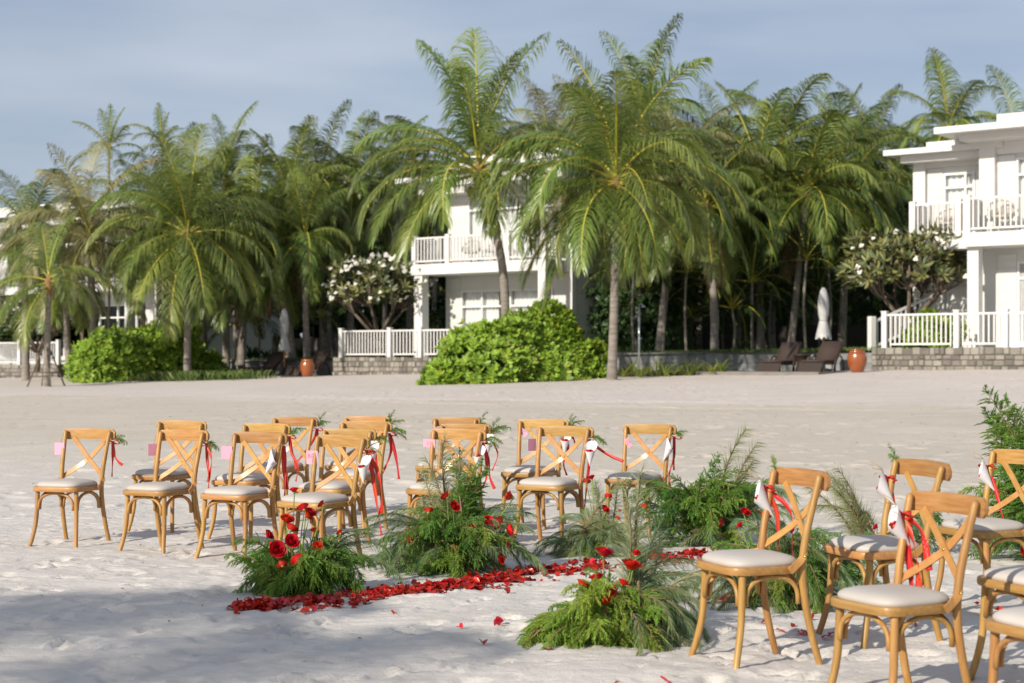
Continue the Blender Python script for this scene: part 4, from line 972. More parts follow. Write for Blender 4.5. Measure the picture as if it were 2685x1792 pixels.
# bowed top rail with rounded ends
g = MB(); n = 20; sec = [(-.008,-.5),(-.010,-.3),(-.010,.3),(-.007,.5),(.007,.5),(.010,.3),(.010,-.3),(.008,-.5)]
for i in range(n+1):
    f = i/n*2-1; x = .238*f; e = 1-max(0,(abs(f)-.90)/.10)**2*.55; yb = .256+.030*(1-f*f); zc = .836+.006*(1-f*f)
    for (a, b) in sec: g.v.append((x, yb+a, zc+b*.082*e))
for i in range(n):
    for k in range(8): g.f.append((i*8+k, i*8+(k+1)%8, i*8+8+(k+1)%8, i*8+8+k)); g.m.append(0)
g.f.append(tuple(range(7,-1,-1))); g.m.append(0); g.f.append(tuple(n*8+k for k in range(8))); g.m.append(0)
CH['top_rail'] = crisp(g.mesh('top_rail', M['wood_rail']), 50)
def cross(s_, dy):
    p = smooth_path([(-s_*.150,.262+dy,.812),(-s_*.08,.262+dy,.735),(0,.246+dy,.652),(s_*.085,.222,.585),(s_*.155,.188,.535),(s_*.196,.150,.497),(s_*.212,.100,.462),(s_*.214,.070,.440)], 26)
    nr = []
    for i in range(27):
        f = max(0, min(1, (i/26-.62)/.25)); nr.append((s_*f, -(1-f)-.0*f, .15*(1-f)))
    g = MB(); g.strap(p, nr, .034, .007); return crisp(g.mesh('cross_slat', M['slat']), 40)
CH['cross',1] = cross(1, 0); CH['cross',-1] = cross(-1, .009)
def arch(a, b, off, z0, zt):
    """bent brace between points a and b (leg tops), bulging to the seat"""
    a = Vector(a); b = Vector(b); g = MB(); pts = []
    for i in range(19):
        f = i/18; t = math.pi*f; w_ = (1-math.cos(t))/2; w_ = .5+(w_-.5)*1.0; z = z0+(zt-z0)*min(1, math.sin(t)**.62); p = a.lerp(b, .04+.92*w_); pts.append((p.x+off[0], p.y+off[1], z))
    g.tube(pts, .0112, 8); return g.mesh('bent_brace', M['wood'])
CH['braces'] = [arch((-.168,-.150,0),(.168,-.150,0),(0,-.012),.285,.412), arch((-.172,-.140,0),(-.178,.150,0),(.004,0),.285,.412), arch((.172,-.140,0),(.178,.150,0),(-.004,0),.285,.412), arch((-.172,.148,0),(.172,.148,0),(0,.004),.285,.412)]
g = MB(); g.lathe([(.007,0),(.006,.003),(.001,.004)],8); CH['bolt'] = g.mesh('bolt', M['brass'])
CHAIRS = {}
def chair(key, x, y, phi, label, group):
    rr = random.Random(key); z = sandz(x, y)-.012; th = thing('crossback_chair', label, 'chair', (x, y, z), R(-phi), group); th.rotation_euler = (R(rr.uniform(-.7,.7)), R(rr.uniform(-.7,.7)), R(-phi))
    obj('seat_frame', CH['seat_frame'], th); obj('cushion', CH['cushion'], th); obj('top_rail', CH['top_rail'], th)
    for k in 'lr': obj('front_leg', CH['front_leg',k], th); obj('back_post', CH['back_post',k], th)
    for s_ in (1,-1): obj('cross_slat', CH['cross',s_], th)
    for b in CH['braces']: obj('bent_brace', b, th)
    for (p, r_) in (((0,.243,.652),(R(90),0,0)), ((-.207,.155,.500),(R(90),0,R(-60))), ((.207,.155,.500),(R(90),0,R(60))), ((-.196,.213,.815),(R(90),0,0)), ((.196,.213,.815),(R(90),0,0))): obj('bolt', CH['bolt'], th, p, r_)
    CHAIRS[key] = (x, y, z, phi); return th
def on_chair(key, p):                     # a point given in chair coordinates -> world
    x, y, z, phi = CHAIRS[key]; c, s_ = math.cos(R(-phi)), math.sin(R(-phi)); return Vector((x+p[0]*c-p[1]*s_, y+p[0]*s_+p[1]*c, z+p[2]))
LEFT = 'chairs left of the petal aisle'; RIGHT = 'chairs right of the petal aisle'
ORD = ['leftmost', 'second from left', 'third from left', 'rightmost']
ROWS = {'front': [('A',-3.353,12.44,20.8),('B',-2.551,11.916,29.6),('C',-1.93,11.559,26.8),('D',-1.29,10.871,34.8)],
        'second': [('B2',-2.831,13.371,20.9),('C2',-2.052,12.696,30.3),('D2',-1.328,12.018,26.4),('F1',-.524,12.072,28.0)],
        'third': [('K',-2.007,14.204,26.4),('J',-1.291,13.253,21.0),('F2',-.488,12.896,27.7),('G',.276,12.202,28.0)],
        'back': [('I',-1.409,14.617,23.2),('F3',-.603,14.493,23.9),('G2',.163,13.672,25.2),('H',.993,13.103,30.1)]}
WHO = {}
for row, l in ROWS.items():
    for i, (k, x, y, ph) in enumerate(l):
        WHO[k] = f'{row}-row chair {ORD[i]} in left block'; chair(k, x, y, ph, f'honey wood cross-back chair, {row} row of the left block, {ORD[i]}', LEFT)
for k, x, y, ph, lb, who in [
  ('R1',1.103,7.568,68.2,'honey wood cross-back chair seen whole, nearest the middle on the right side','the whole chair on the right side'),
  ('R2',1.799,8.122,70,'honey wood cross-back chair behind the big near chair at the right','the chair behind the big near one'),
  ('R3',1.555,6.657,64,'large near cross-back chair at right with its feet cut by the frame','the large near chair at right'),
  ('R4',2.62,9.10,64,'cross-back chair cut by the right edge before the tall juniper','the chair before the tall juniper at right'),
  ('R5',2.25,7.01,66,'cross-back chair at the right edge showing its shadowed seat and front legs','the shadowed chair at the right edge'),
  ('R6',1.95,5.83,66,'cross-back chair in the bottom right corner showing only a seat corner','the corner chair at bottom right')]:
    chair(k, x, y, ph, lb, RIGHT); WHO[k] = who

# ------------------------------------------------------------------ things hung on the chairs
def spray_mesh(name, pitch, L, droop, seed, mt, kind):
    """a cut branch: kind juniper = flat scaly sprays, kind plume = soft long needles"""
    rr = random.Random(seed); g = MB(); n = 10; pts = bent_path(pitch, L, droop, n, 1.3, rr.uniform(-.4,.4)); g.cur = 1
    g.tube(pts, [.006*(1-i/n)+.0012 for i in range(n+1)], 4, False); g.cur = 0
    def at(s_): f = s_*n; i = min(int(f), n-1); return pts[i].lerp(pts[i+1], f-i), (pts[i+1]-pts[i]).normalized()
    def needle(p, d_, l, w_):
        sd = d_.cross(Vector((rr.uniform(-1,1),rr.uniform(-1,1),rr.uniform(-1,1)))).normalized()*w_; g.add([p-sd, p+d_*l*.5-sd*1.0+Vector((0,0,-.02*l)), p+d_*l+Vector((0,0,-.12*l)), p+d_*l*.5+sd+Vector((0,0,-.02*l))], [(0,1,2,3)])
    if kind == 'juniper':
        nb = int(L*72)
        for i in range(nb):
            s_ = .06+.92*i/nb; P, T = at(s_); sd = -1 if i % 2 else 1; a = rr.uniform(0,6.28)
            X = T.orthogonal().normalized(); Y = T.cross(X); o = X*math.cos(a)*.7+Y*math.sin(a)*.7+Vector((0,sd*.6,0)); o = (o-T*o.dot(T)).normalized()
            bl = min(.26, L*(.34*(1-s_)+.05))*rr.uniform(.6,1.25); d_ = (o*.75+T*.8+Vector((0,0,-.1))).normalized(); nt_ = max(6, int(bl/.0052)); cr_ = o.cross(T).normalized()
            for j in range(nt_):
                f = (j+.5)/nt_; p = P+d_*bl*f+Vector((0,0,-.3*bl*f*f)); tl = .010+.018*(1-f)
                for s2 in (-1,0,1): needle(p, (d_*.9+cr_*s2*rr.uniform(.3,.8)+Vector((rr.uniform(-.5,.5),rr.uniform(-.5,.5),rr.uniform(-.4,.5)))).normalized(), tl*rr.uniform(.8,1.4), .0021)
            needle(P+d_*bl*.92+Vector((0,0,-.25*bl)), (d_+Vector((0,0,-.4))).normalized(), .03, .003)
    else:
        nb = 260
        for i in range(nb):
            s_ = .08+.92*rr.random(); P, T = at(s_); X = T.orthogonal().normalized(); Y = T.cross(X); a = rr.uniform(0,6.28)
            d_ = ((X*math.cos(a)+Y*math.sin(a))*.55+T*.85+Vector((0,0,-.22))).normalized(); l = L*rr.uniform(.16,.36)*(1-.5*s_)
            q = P; dd = d_; w_ = .0014
            sd = dd.cross(Vector((rr.uniform(-1,1),rr.uniform(-1,1),.3))).normalized()*w_; vs_ = [q-sd, q+sd]
            for j in range(3): dd = (dd+Vector((0,0,-.20))).normalized(); q = q+dd*l/3; vs_ += [q-sd*(1-.3*(j+1)), q+sd*(1-.3*(j+1))]
            g.add(vs_, [(0,1,3,2),(2,3,5,4),(4,5,7,6)])
    return g.mesh(name, [M[mt], M['twig']], False)
SPP = [78, 52, 25, -5]; SPD = [35, 75, 95, 70]
SP = {}
for kind, mt, shape in (('juniper','juniper','juniper'),('cypress','cypress','juniper'),('plume','plume','plume'),('dry','dryplume','plume')):
    for i in range(4):
        for v in range(2): SP[kind,i,v] = spray_mesh(kind+'_spray', SPP[i], .42, SPD[i]*(.6 if shape == 'juniper' and i == 0 else 1), 500+i*7+v*3+len(kind), mt, shape)
for i in range(4):
    for v in range(2): SP['bigjuniper',i,v] = spray_mesh('juniper_branch', SPP[i], .85, SPD[i]*.55, 700+i*5+v, 'juniper', 'juniper')
NAMES = {'bigjuniper':'juniper_branch','juniper':'juniper_spray','cypress':'cypress_spray','plume':'needle_plume','dry':'dry_plume'}
def spray(parent, kind, loc, az, pitch, s_, rr, name=None):
    i = min(range(4), key=lambda j: abs(SPP[j]-pitch)); return obj(name or NAMES[kind], SP[kind,i,rr.randint(0,1)], parent, loc, (R(rr.uniform(-12,12)), R(SPP[i]-pitch), R(az)), (s_,)*3)
def petal_shape(name, seed, mt):
    rr = random.Random(seed); g = MB(); n = 5; cup = rr.uniform(.25,.7); tw = rr.uniform(-.4,.4)
    for i in range(n+1):
        f = i/n; w_ = .020*math.sin(math.pi*(.12+.80*f))**.7*(1+.1*rr.uniform(-1,1))
        for j in range(5): e = j/2-1; x = w_*e; y = .042*(f-.5)*(1-.10*abs(e)); z = cup*.018*(e*e)+.010*cup*math.sin(f*3.0)+tw*.012*e*f+.003*rr.uniform(-1,1); g.v.append((x, y, z))
    for i in range(n):
        for j in range(4): g.f.append((i*5+j, i*5+j+1, i*5+6+j, i*5+5+j)); g.m.append(0)
    return g.mesh(name, M[mt])
PET = [petal_shape('rose_petal', s_, 'petal') for s_ in range(6)]
def sprig(key, side, ang=50, s_=.36, kind='juniper', n=3, dz=0):
    rr = random.Random(key+'sprig'); p = on_chair(key, (side*.222, .262, .80+dz)); th = thing('sprig', f'green conifer sprig tied to {WHO[key]}', 'sprig', tuple(p), R(-CHAIRS[key][3]), 'sprigs on the chairs')
    base = 0 if side > 0 else 180
    for i in range(n): spray(th, kind, (0,0,0), base+rr.uniform(-50,50), ang+rr.uniform(-28,22), s_*rr.uniform(.8,1.1), rr, 'twig')
def ribbon(key, side, tails, bow=True, w_=.022):
    p = on_chair(key, (side*.205, .285 if side > 0 else .215, .775)); th = thing('ribbon', f'red satin ribbon tied to {WHO[key]}', 'ribbon', tuple(p), R(-CHAIRS[key][3]), 'red ribbons on the chairs')
    if bow:
        for s_ in (-1,1):
            g = MB(); pts = smooth_path([(0,-.012,0),(s_*.028,-.024,.018),(s_*.056,-.022,.014),(s_*.060,-.008,-.006),(s_*.030,-.004,-.010),(0,-.010,0)], 14); g.strap(pts, [(0,-.3,1)]*15, w_, .0012); obj('bow_loop', g.mesh('bow_loop', M['ribbon']), th)
    g = MB(); g.lathe([(.004,-.012),(.012,-.006),(.012,.006),(.004,.012)],8,0,-.014); obj('knot', g.mesh('knot', M['ribbon']), th)
    for k, t_ in enumerate(tails):
        pts = smooth_path([(0,-.014,0)]+[tuple(q) for q in t_], 18); nr = [(math.sin(i*.33+k*1.3)*.8, -1, .2) for i in range(19)]
        g = MB(); g.strap(pts, nr, w_, .0012); obj('tail', g.mesh('tail', M['ribbon']), th)
def cone_mesh():
    g = MB(); n = 28; H = .17
    for i in range(9):
        f = i/8
        for k in range(n+1):
            a = 2*math.pi*k/n; top = .115+.075*(.5+.5*math.cos(a))**1.6; h = top*f; r_ = .050*h/.15*(1+.02*math.sin(a)); g.v.append((r_*math.sin(a), r_*math.cos(a)*.92, h-.16))
    for i in range(8):
        for k in range(n): g.f.append((i*(n+1)+k, i*(n+1)+k+1, (i+1)*(n+1)+k+1, (i+1)*(n+1)+k)); g.m.append(0)
    return g.mesh('paper_cone', M['paper'])
CONE = cone_mesh()
def cone(key, side, rz=0, tilt=(0,0), dx=0, dz=0, dy=0):
    rr = random.Random(key+'cone'); p = on_chair(key, (side*.212+dx, (.20 if side > 0 else .20)+dy, .755+dz)); th = thing('petal_cone', f'white paper cone of red petals hanging on {WHO[key]}', 'paper cone', tuple(p), R(-CHAIRS[key][3]+rz), 'paper cones on the chairs')
    th.rotation_euler = (R(tilt[0]), R(tilt[1]), R(-CHAIRS[key][3]+rz)); obj('paper', CONE, th)
    for i in range(11): a = rr.uniform(0,6.28); r_ = .020*math.sqrt(rr.random()); obj('petal', PET[i % 6], th, (r_*math.sin(a), r_*math.cos(a)+.002, -.058+.012*rr.random()), (R(rr.uniform(20,100)), R(rr.uniform(-40,40)), a), (.85,)*3)
    g = MB(); g.tube([(0,.055,.024),(-.004,.02,.06),(0,.035,.095)], .0016, 4); g.tube([(0,.055,.024),(.006,.05,.06),(0,.035,.095)], .0016, 4); obj('string', g.mesh('string', M['string']), th)
STROKES = {'bo': [[(-.030,.022),(-.030,-.004)],[(-.030,.022),(-.018,.020),(-.018,.012),(-.029,.010)],[(-.029,.010),(-.015,.006),(-.016,-.003),(-.030,-.004)],
                  [(.0,.011),(-.008,.006),(-.006,-.003),(.003,-.003),(.006,.005),(0,.011)],[(-.007,.015),(0,.021),(.006,.015)],[(.006,.021),(.012,.027)],
                  [(.018,-.010),(.006,-.010),(.000,-.021),(.006,-.032),(.018,-.032)]],
           'vi': [[(-.022,.016),(-.012,-.012),(.002,.018)],[(.012,.004),(.012,-.012)],[(.012,.012),(.0125,.013)]],
           'scrawl': [[(-.030,.012),(-.026,.020),(-.022,.010),(-.016,.012)],[(-.010,.010),(-.010,.022),(-.002,.012),(-.002,.022)],[(.006,.010),(.006,.022),(.016,.020)],[(-.024,-.012),(-.018,-.002),(-.012,-.014),(-.004,-.002)],[(.002,-.012),(.010,-.002),(.016,-.014),(.024,-.004)]]}
def card(key, w_, h, text=None, rz=0, roll=0, dx=0, dz=0, tint=None, dy=0):
    p = on_chair(key, (-.212+dx, .190+dy, .74+dz)); what = {'bo':'pink name card with two handwritten lines','vi':'pink name card reading Vi','scrawl':'small pink card with tiny handwriting',None:'blank pink card'}[text]
    th = thing('name_card', f'{what} hanging on {WHO[key]}', 'card', tuple(p)); th.rotation_euler = (0, R(roll), R(-CHAIRS[key][3]+rz))
    g = MB(); g.box(-w_/2, w_/2, -.0008, .0008, -h/2, h/2); obj('card', g.mesh('card', M['pink'], False), th)
    for st in STROKES.get(text, []):
        g = MB(); k = w_/.09 if text != 'vi' else 1.0; g.tube([(x*k, -.0016, z*k) for x, z in st], .0011, 4); obj('writing', g.mesh('writing', M['ink']), th)
    g = MB(); g.tube([(0,0,h/2-.004),(.02,.015,h/2+.03),(.03,.03,h/2+.06)], .0014, 4); obj('string', g.mesh('string', M['string']), th)
# cards on the left posts
card('A',.085,.092,None,4,0,-.012,-.015); card('B',.085,.088,None,68,0,-.022,-.01); card('C',.088,.092,None,6,0,-.022,-.01); card('D',.092,.092,'bo',6,0,0,-.012)
card('F1',.098,.062,'vi',4,3,0,.035); card('F3',.06,.05,'scrawl',40,50,.035,.015); card('G2',.075,.046,'scrawl',0,42,.035,.03,dy=.03); card('G',.085,.092,None,72,0,-.03,-.005); card('H',.075,.042,'scrawl',10,62,.045,-.01)
# sprigs, ribbons and paper cones
for k, a, s_, kd in [('A',35,.30,'juniper'),('B',10,.28,'juniper'),('C2',45,.34,'juniper'),('K',70,.36,'juniper'),('I',75,.38,'juniper'),('J',25,.42,'juniper'),('D',40,.32,'plume'),('D2',50,.28,'juniper'),('F3',55,.46,'juniper'),('F2',55,.48,'juniper'),('F1',20,.34,'cypress'),('G2',72,.40,'juniper'),('G',15,.32,'juniper'),('H',25,.30,'juniper')]: sprig(k, 1, a, s_, kd)
ribbon('A',1,[[(.004,-.02,-.10),(-.004,-.02,-.26)],[(.02,-.02,-.09),(.05,-.02,-.14),(.085,-.01,-.17)]])
ribbon('B',1,[[(.01,-.02,-.10),(.03,-.03,-.20),(.025,-.02,-.32)],[(.045,-.02,-.08),(.05,-.02,-.14),(.02,-.02,-.27)]])
ribbon('C2',1,[[(.03,-.02,-.12),(.09,-.02,-.22),(.07,-.02,-.34)],[(.02,0,-.10),(.06,0,-.25)]]); ribbon('C',1,[[(.0,-.02,-.10),(.02,-.03,-.25),(.01,-.02,-.36)],[(.02,-.02,-.16),(.03,-.02,-.30)]],False,.028)
ribbon('K',1,[[(-.04,-.02,-.10),(-.16,-.02,-.24),(-.22,-.02,-.30)],[(.01,0,-.14),(.0,0,-.20)]]); ribbon('J',1,[[(.03,-.02,-.06),(.07,-.02,-.22),(.09,-.02,-.36)],[(.02,-.02,-.12),(-.03,-.02,-.26),(-.08,-.02,-.33)]],True,.028)
ribbon('D',1,[[(.05,-.02,-.14),(.10,-.03,-.36),(.13,-.02,-.55)],[(.10,-.02,-.14),(.13,-.02,-.30),(.12,-.02,-.42)]],True,.028); ribbon('D2',1,[[(.02,-.02,-.10),(.06,-.02,-.28)],[(-.02,0,-.08),(-.05,0,-.2)]])
ribbon('F1',1,[[(.03,-.02,-.10),(.03,-.02,-.26),(-.04,-.02,-.37)],[(.04,0,-.12),(.05,0,-.24),(.09,0,-.33)]],False); ribbon('F2',1,[[(.05,-.02,-.06),(.08,-.02,-.14),(.03,-.02,-.26)]],False,.014)
ribbon('G2',1,[[(.01,-.02,-.14),(-.03,-.02,-.26),(.0,-.02,-.36)],[(.06,-.02,-.05),(.07,0,-.12)]]); ribbon('G',1,[[(-.01,-.01,-.18),(-.03,-.01,-.36),(-.05,-.02,-.60)],[(.06,-.01,-.05),(.16,0,-.11),(.27,0,-.15)]],False)
ribbon('H',1,[[(.0,-.02,-.10),(.0,-.02,-.26)],[(-.01,0,-.16),(-.05,0,-.30),(-.04,0,-.44)]])
ribbon('R1',-1,[[(.04,.02,-.12),(.045,.02,-.30),(.03,.03,-.46)],[(.09,.06,-.10),(.11,.06,-.28),(.15,.05,-.36)]]); ribbon('R2',-1,[[(.03,.0,-.12),(.05,.0,-.28)]]); ribbon('R3',-1,[[(.02,.0,-.16),(.05,.0,-.34),(.07,.0,-.46)],[(.06,0,-.12),(.09,0,-.30)],[(.08,.02,-.06),(.13,.02,-.22)]],True,.030); ribbon('R4',-1,[[(.05,0,-.12),(.10,0,-.26),(.16,0,-.36)]])
for k, dz in (('C',-.03),('D',-.03),('D2',.01),('F1',-.02),('F2',.02),('G2',.0),('G',-.01),('H',-.02)):
    rz = {'C':110,'D':-8,'D2':15,'F1':5,'F2':10,'G2':20,'G':5,'H':112}[k]; cone(k, 1, rz, ({'C':30,'H':26}.get(k,4), 3), {'C':.0,'D':.04,'D2':.04,'F1':.01,'F2':.03,'G':.045,'H':.02,'G2':.02}[k], dz, -.03)
for k in ('R1','R2','R3','R4','R5'): cone(k, -1, CHAIRS[k][3]-90+{'R1':0,'R2':-15,'R3':8,'R4':-10,'R5':0}[k], (36, 0), .0, .015, -.062)
sprig('R1',-1,78,.30,'cypress',2,.02); sprig('R2',-1,80,.30,'juniper',2,.05); sprig('R3',-1,30,.16,'plume',2,-.08)

# ================================================================== FLOWER ARRANGEMENTS
def rose_mesh(seed, opened=1.0):
    rr = random.Random(seed); g = MB()
    for lay in range(5):
        k = [3,3,4,5,5][lay]; R0 = [.006,.012,.018,.025,.031][lay]*opened; hh = [.040,.042,.042,.039,.034][lay]; curl = [.0,.05,.2,.5,.95][lay]
        for i in range(k):
            a0 = 2*math.pi*i/k+lay*.9+rr.uniform(-.2,.2); wd_ = 2*math.pi/k*.72; nn = 5; m_ = 5; st = len(g.v)
            for u in range(m_+1):
                f = u/m_
                for j in range(nn+1):
                    e = j/nn*2-1; a = a0+e*wd_*(.55+.45*math.sin(math.pi*min(1,f*.7+.15))); r_ = R0*(.35+.65*min(1,f*1.7)**.7)+curl*.014*max(0,f-.55)**1.3*3-.002*e*e; z = hh*f*(1-.10*e*e)-curl*.012*max(0,f-.7)+.0025*rr.uniform(-1,1)*f; g.v.append((r_*math.cos(a), r_*math.sin(a), z))
            for u in range(m_):
                for j in range(nn): q = st+u*(nn+1)+j; g.f.append((q, q+1, q+nn+2, q+nn+1)); g.m.append(0)
    g.cur = 1; g.lathe([(.003,-.012),(.010,-.004),(.013,.004),(.004,.008)],8)
    return g.mesh('rose', [M['rose'], M['stem']])
ROSE = [rose_mesh(1,1.0), rose_mesh(2,1.12), rose_mesh(3,.75)]
def rose(th, p, head, s_=1.0, k=None, tilt=(0,0)):
    p = Vector(p); o = obj('rose', ROSE[k if k is not None else random.randrange(3)], th, tuple(p), (R(tilt[0]), R(tilt[1]), random.uniform(0,6)), (s_*.66,)*3)
    b = Vector(head); g = MB(); pts = smooth_path([tuple(b), tuple(b.lerp(p,.55)+Vector((random.uniform(-.01,.01),random.uniform(-.01,.01),.01))), tuple(p-Vector((0,0,.008*s_)))], 8); g.tube(pts, .0032, 5, False); st = obj('stem', g.mesh('stem', M['stem']), o); st.matrix_parent_inverse = o.matrix_basis.inverted()
def arrangement(label, u, v, sprays, roses, seed, fwd=.04):
    """u, v: photo pixel of its foot; sprays: (kind, n, az range, pitch range, scale range, spread, zbase); roses: (dx, dz, dy, scale, kind, tiltx, tilty) in metres from the foot"""
    x, y = floor_at(u, v); rr = random.Random(seed); th = thing('flower_arrangement', label, 'flowers', (x, y, sandz(x,y)-.01)); 
    for kd, n, az, pt, sc, sp, zb in sprays:
        for i in range(n):
            a = rr.uniform(*az); c = Vector((rr.uniform(-sp[0],sp[0])+(sp[2] if len(sp) > 2 else 0), rr.uniform(-sp[1],sp[1])+(sp[3] if len(sp) > 3 else 0), rr.uniform(.02, zb))); spray(th, kd, tuple(c), a, rr.uniform(*pt), rr.uniform(*sc), rr)
    for r_ in roses: rose(th, (r_[0], r_[2]-fwd, r_[1]), (r_[0]*.35, r_[2]*.4, .06), r_[3], r_[4] if len(r_) > 4 else None, (r_[5] if len(r_) > 5 else 0, r_[6] if len(r_) > 6 else 0))
    g = MB(); g.lathe([(.09,0),(.10,.03),(.07,.06),(.001,.07)],10); obj('floral_foam', g.mesh('floral_foam', M['soil']), th); return th
ALL = (0,360)
arrangement('low juniper arrangement with red roses at the near left end of the petals', 765, 1548,
  [('juniper',34,ALL,(0,45),(.6,.9),(.12,.09),.20),('juniper',24,(150,330),(10,55),(.65,.95),(.14,.07),.24),('cypress',9,(200,330),(0,45),(.55,.75),(.10,.06,.02,-.06),.20),('juniper',16,(-60,60),(10,60),(.65,.95),(.08,.06,.12,-.02),.27),('plume',5,(-20,70),(30,70),(1.0,1.3),(.08,.05,.12,.05),.25)],
  [(-.13,.36,.0,1.25,0,40,-40),(-.06,.29,-.10,1.7,1,70,0),(.02,.33,-.06,1.5,1,55,15),(-.11,.30,-.02,1.1,2,60,-30),(.015,.40,-.05,1.4,0,45,0),(.10,.48,-.01,1.2,1,60,10),(-.02,.20,-.12,1.1,0,70,0),(.17,.30,-.04,1.1,1,50,20),(-.01,.45,-.02,1.4,1,30,-10),(.03,.62,.02,1.15,2,8,10),(.09,.52,.0,1.2,1,40,0),(.12,.49,.02,1.2,0,40,20),(.20,.54,.04,1.1,2,50,25),(.08,.22,-.12,1.5,1,60,10),(.14,.38,.08,1.0,2,20,0),(.30,.37,.06,.9,2,40,30)], 11, .13)
arrangement('large feathery arrangement with scattered red roses in the middle of the left block', 1195, 1500,
  [('juniper',30,ALL,(5,60),(.75,1.1),(.16,.10),.32),('juniper',14,(200,340),(10,50),(.7,1.0),(.16,.05,0,-.06),.36),('plume',20,ALL,(0,35),(.9,1.35),(.14,.10),.30),('plume',14,(150,230),(10,50),(.9,1.3),(.10,.08,-.12,0),.30),('plume',12,(-50,40),(0,50),(.9,1.3),(.10,.08,.12,0),.28),('juniper',16,(40,140),(60,88),(.8,1.15),(.08,.06,.02,.05),.35),('dry',8,(20,160),(60,88),(1.3,1.9),(.14,.06,-.02,.06),.25),('cypress',7,(220,320),(0,50),(.7,.9),(.12,.05,0,-.05),.30)],
  [(-.05,.50,-.05,1.3,0,50,0),(-.01,.44,-.06,1.2,1,60,0),(.10,.30,-.06,1.2,0,50,0),(-.28,.22,-.04,1.1,1,60,0),(.02,.16,-.10,1.2,1,70,0),(-.17,.40,-.02,1.3,2,30,-20),(-.16,.36,-.03,1.0,0,50,-20),(.37,.50,-.02,1.7,2,40,60),(.30,.33,-.05,1.5,1,70,30),(.33,.29,-.05,1.5,0,80,20),(.21,.34,-.04,1.4,0,50,20),(.26,.31,.0,1.1,1,50,20),(.30,.20,-.06,1.5,1,80,10),(.32,.12,-.06,1.4,0,100,0)], 12, .12)
arrangement('grey-green needle arrangement with coral flowers behind the third-row aisle chair', 1575, 1456,
  [('plume',40,ALL,(0,50),(.7,1.0),(.16,.10),.22),('plume',10,(170,230),(0,30),(.8,1.1),(.10,.06,-.10,0),.20),('cypress',4,(240,300),(10,50),(.5,.6),(.05,.03,-.05,-.08),.12),('dry',5,(20,170),(55,85),(.9,1.3),(.14,.06),.2)],
  [(-.10,.52,.05,1.0,0,40,-20),(-.06,.55,.05,.9,0,30,10),(.05,.42,.0,.9,1,30,30),(.02,.33,.0,1.2,0,50,0),(.13,.32,.0,.8,2,20,0),(.11,.27,-.02,.9,0,50,0),(.30,.34,.0,1.3,2,30,10)], 13)
arrangement('tall bushy juniper arrangement with a wispy grass plume right of the left block', 1835, 1428,
  [('bigjuniper',16,(-40,60),(35,70),(.55,.78),(.12,.08,-.04,0),.26),('bigjuniper',8,(60,220),(40,80),(.45,.62),(.12,.08,-.08,0),.26),('juniper',30,ALL,(10,70),(.8,1.2),(.16,.10,-.05,0),.42),('plume',16,ALL,(0,35),(.9,1.3),(.18,.10,.08,-.04),.25),('plume',10,(-50,30),(10,60),(1.2,1.6),(.10,.06,.12,0),.35),('cypress',8,(220,330),(10,50),(.7,1.0),(.10,.04,.10,-.10),.35),('dry',4,(-20,60),(80,88),(1.2,1.7),(.05,.05,.16,.02),.30)],
  [(.10,.25,-.14,1.1,0,60,0),(.15,.18,-.15,1.4,1,70,0),(.19,.44,-.05,1.1,0,50,10)], 14)
arrangement('low yellow-green draping arrangement with upright red roses in the near centre', 1610, 1672,
  [('cypress',46,(150,330),(0,50),(.65,1.0),(.16,.06,-.05,-.05),.27),('cypress',16,(170,230),(-5,20),(.8,1.15),(.08,.05,-.16,-.03),.14),('plume',30,(-80,50),(-5,40),(.9,1.25),(.12,.06,.10,-.03),.25),('juniper',16,ALL,(15,60),(.6,.9),(.12,.08),.22),('plume',8,(10,120),(30,75),(1.0,1.4),(.10,.06,.06,.06),.25),('dry',6,(0,100),(55,85),(1.2,1.7),(.08,.06,.10,.08),.25)],
  [(-.17,.29,-.02,1.35,0,25,-20),(-.09,.32,-.02,1.35,0,20,0),(-.06,.44,.0,1.5,1,15,-5),(.07,.38,-.04,1.7,1,12,10),(.10,.44,.0,1.1,2,0,5),(-.01,.25,-.10,1.7,1,55,-20),(.03,.30,-.02,1.1,0,30,10),(-.17,.19,-.08,.9,2,60,-20)], 15, .12)
arrangement('dark green arrangement with fallen petals behind the whole right chair', 2045, 1585,
  [('juniper',32,ALL,(5,55),(.75,1.05),(.18,.10,.06,0),.32),('plume',30,ALL,(5,55),(.9,1.3),(.18,.10),.32),('cypress',8,(220,330),(0,40),(.7,.9),(.10,.05,.06,-.08),.18),('juniper',8,(-20,60),(30,70),(.8,1.1),(.08,.06,.20,.04),.30),('plume',8,(130,230),(0,40),(.9,1.2),(.1,.06,-.18,0),.2)],
  [(-.08,.50,.05,1.1,0,50,0),(-.20,.52,.05,1.1,0,40,0),(-.22,.45,.03,.9,2,40,0),(.06,.42,.0,.9,2,30,0)], 16)
arrangement('tall juniper arrangement cut by the right edge behind the chairs', 2765, 1470,
  [('bigjuniper',20,ALL,(62,88),(.95,1.4),(.12,.10,-.02,0),.35),('bigjuniper',5,(120,230),(58,80),(.7,1.0),(.08,.08,-.06,0),.40),('juniper',22,ALL,(15,60),(.9,1.2),(.16,.10,-.1,0),.40),('cypress',6,(130,220),(20,50),(.9,1.1),(.06,.05,-.15,0),.55),('plume',18,ALL,(0,45),(.9,1.3),(.20,.10,-.12,-.02),.30)],
  [(-.12,.20,-.1,1.0,0,50,0),(-.25,.08,-.14,1.2,1,60,0)], 17)
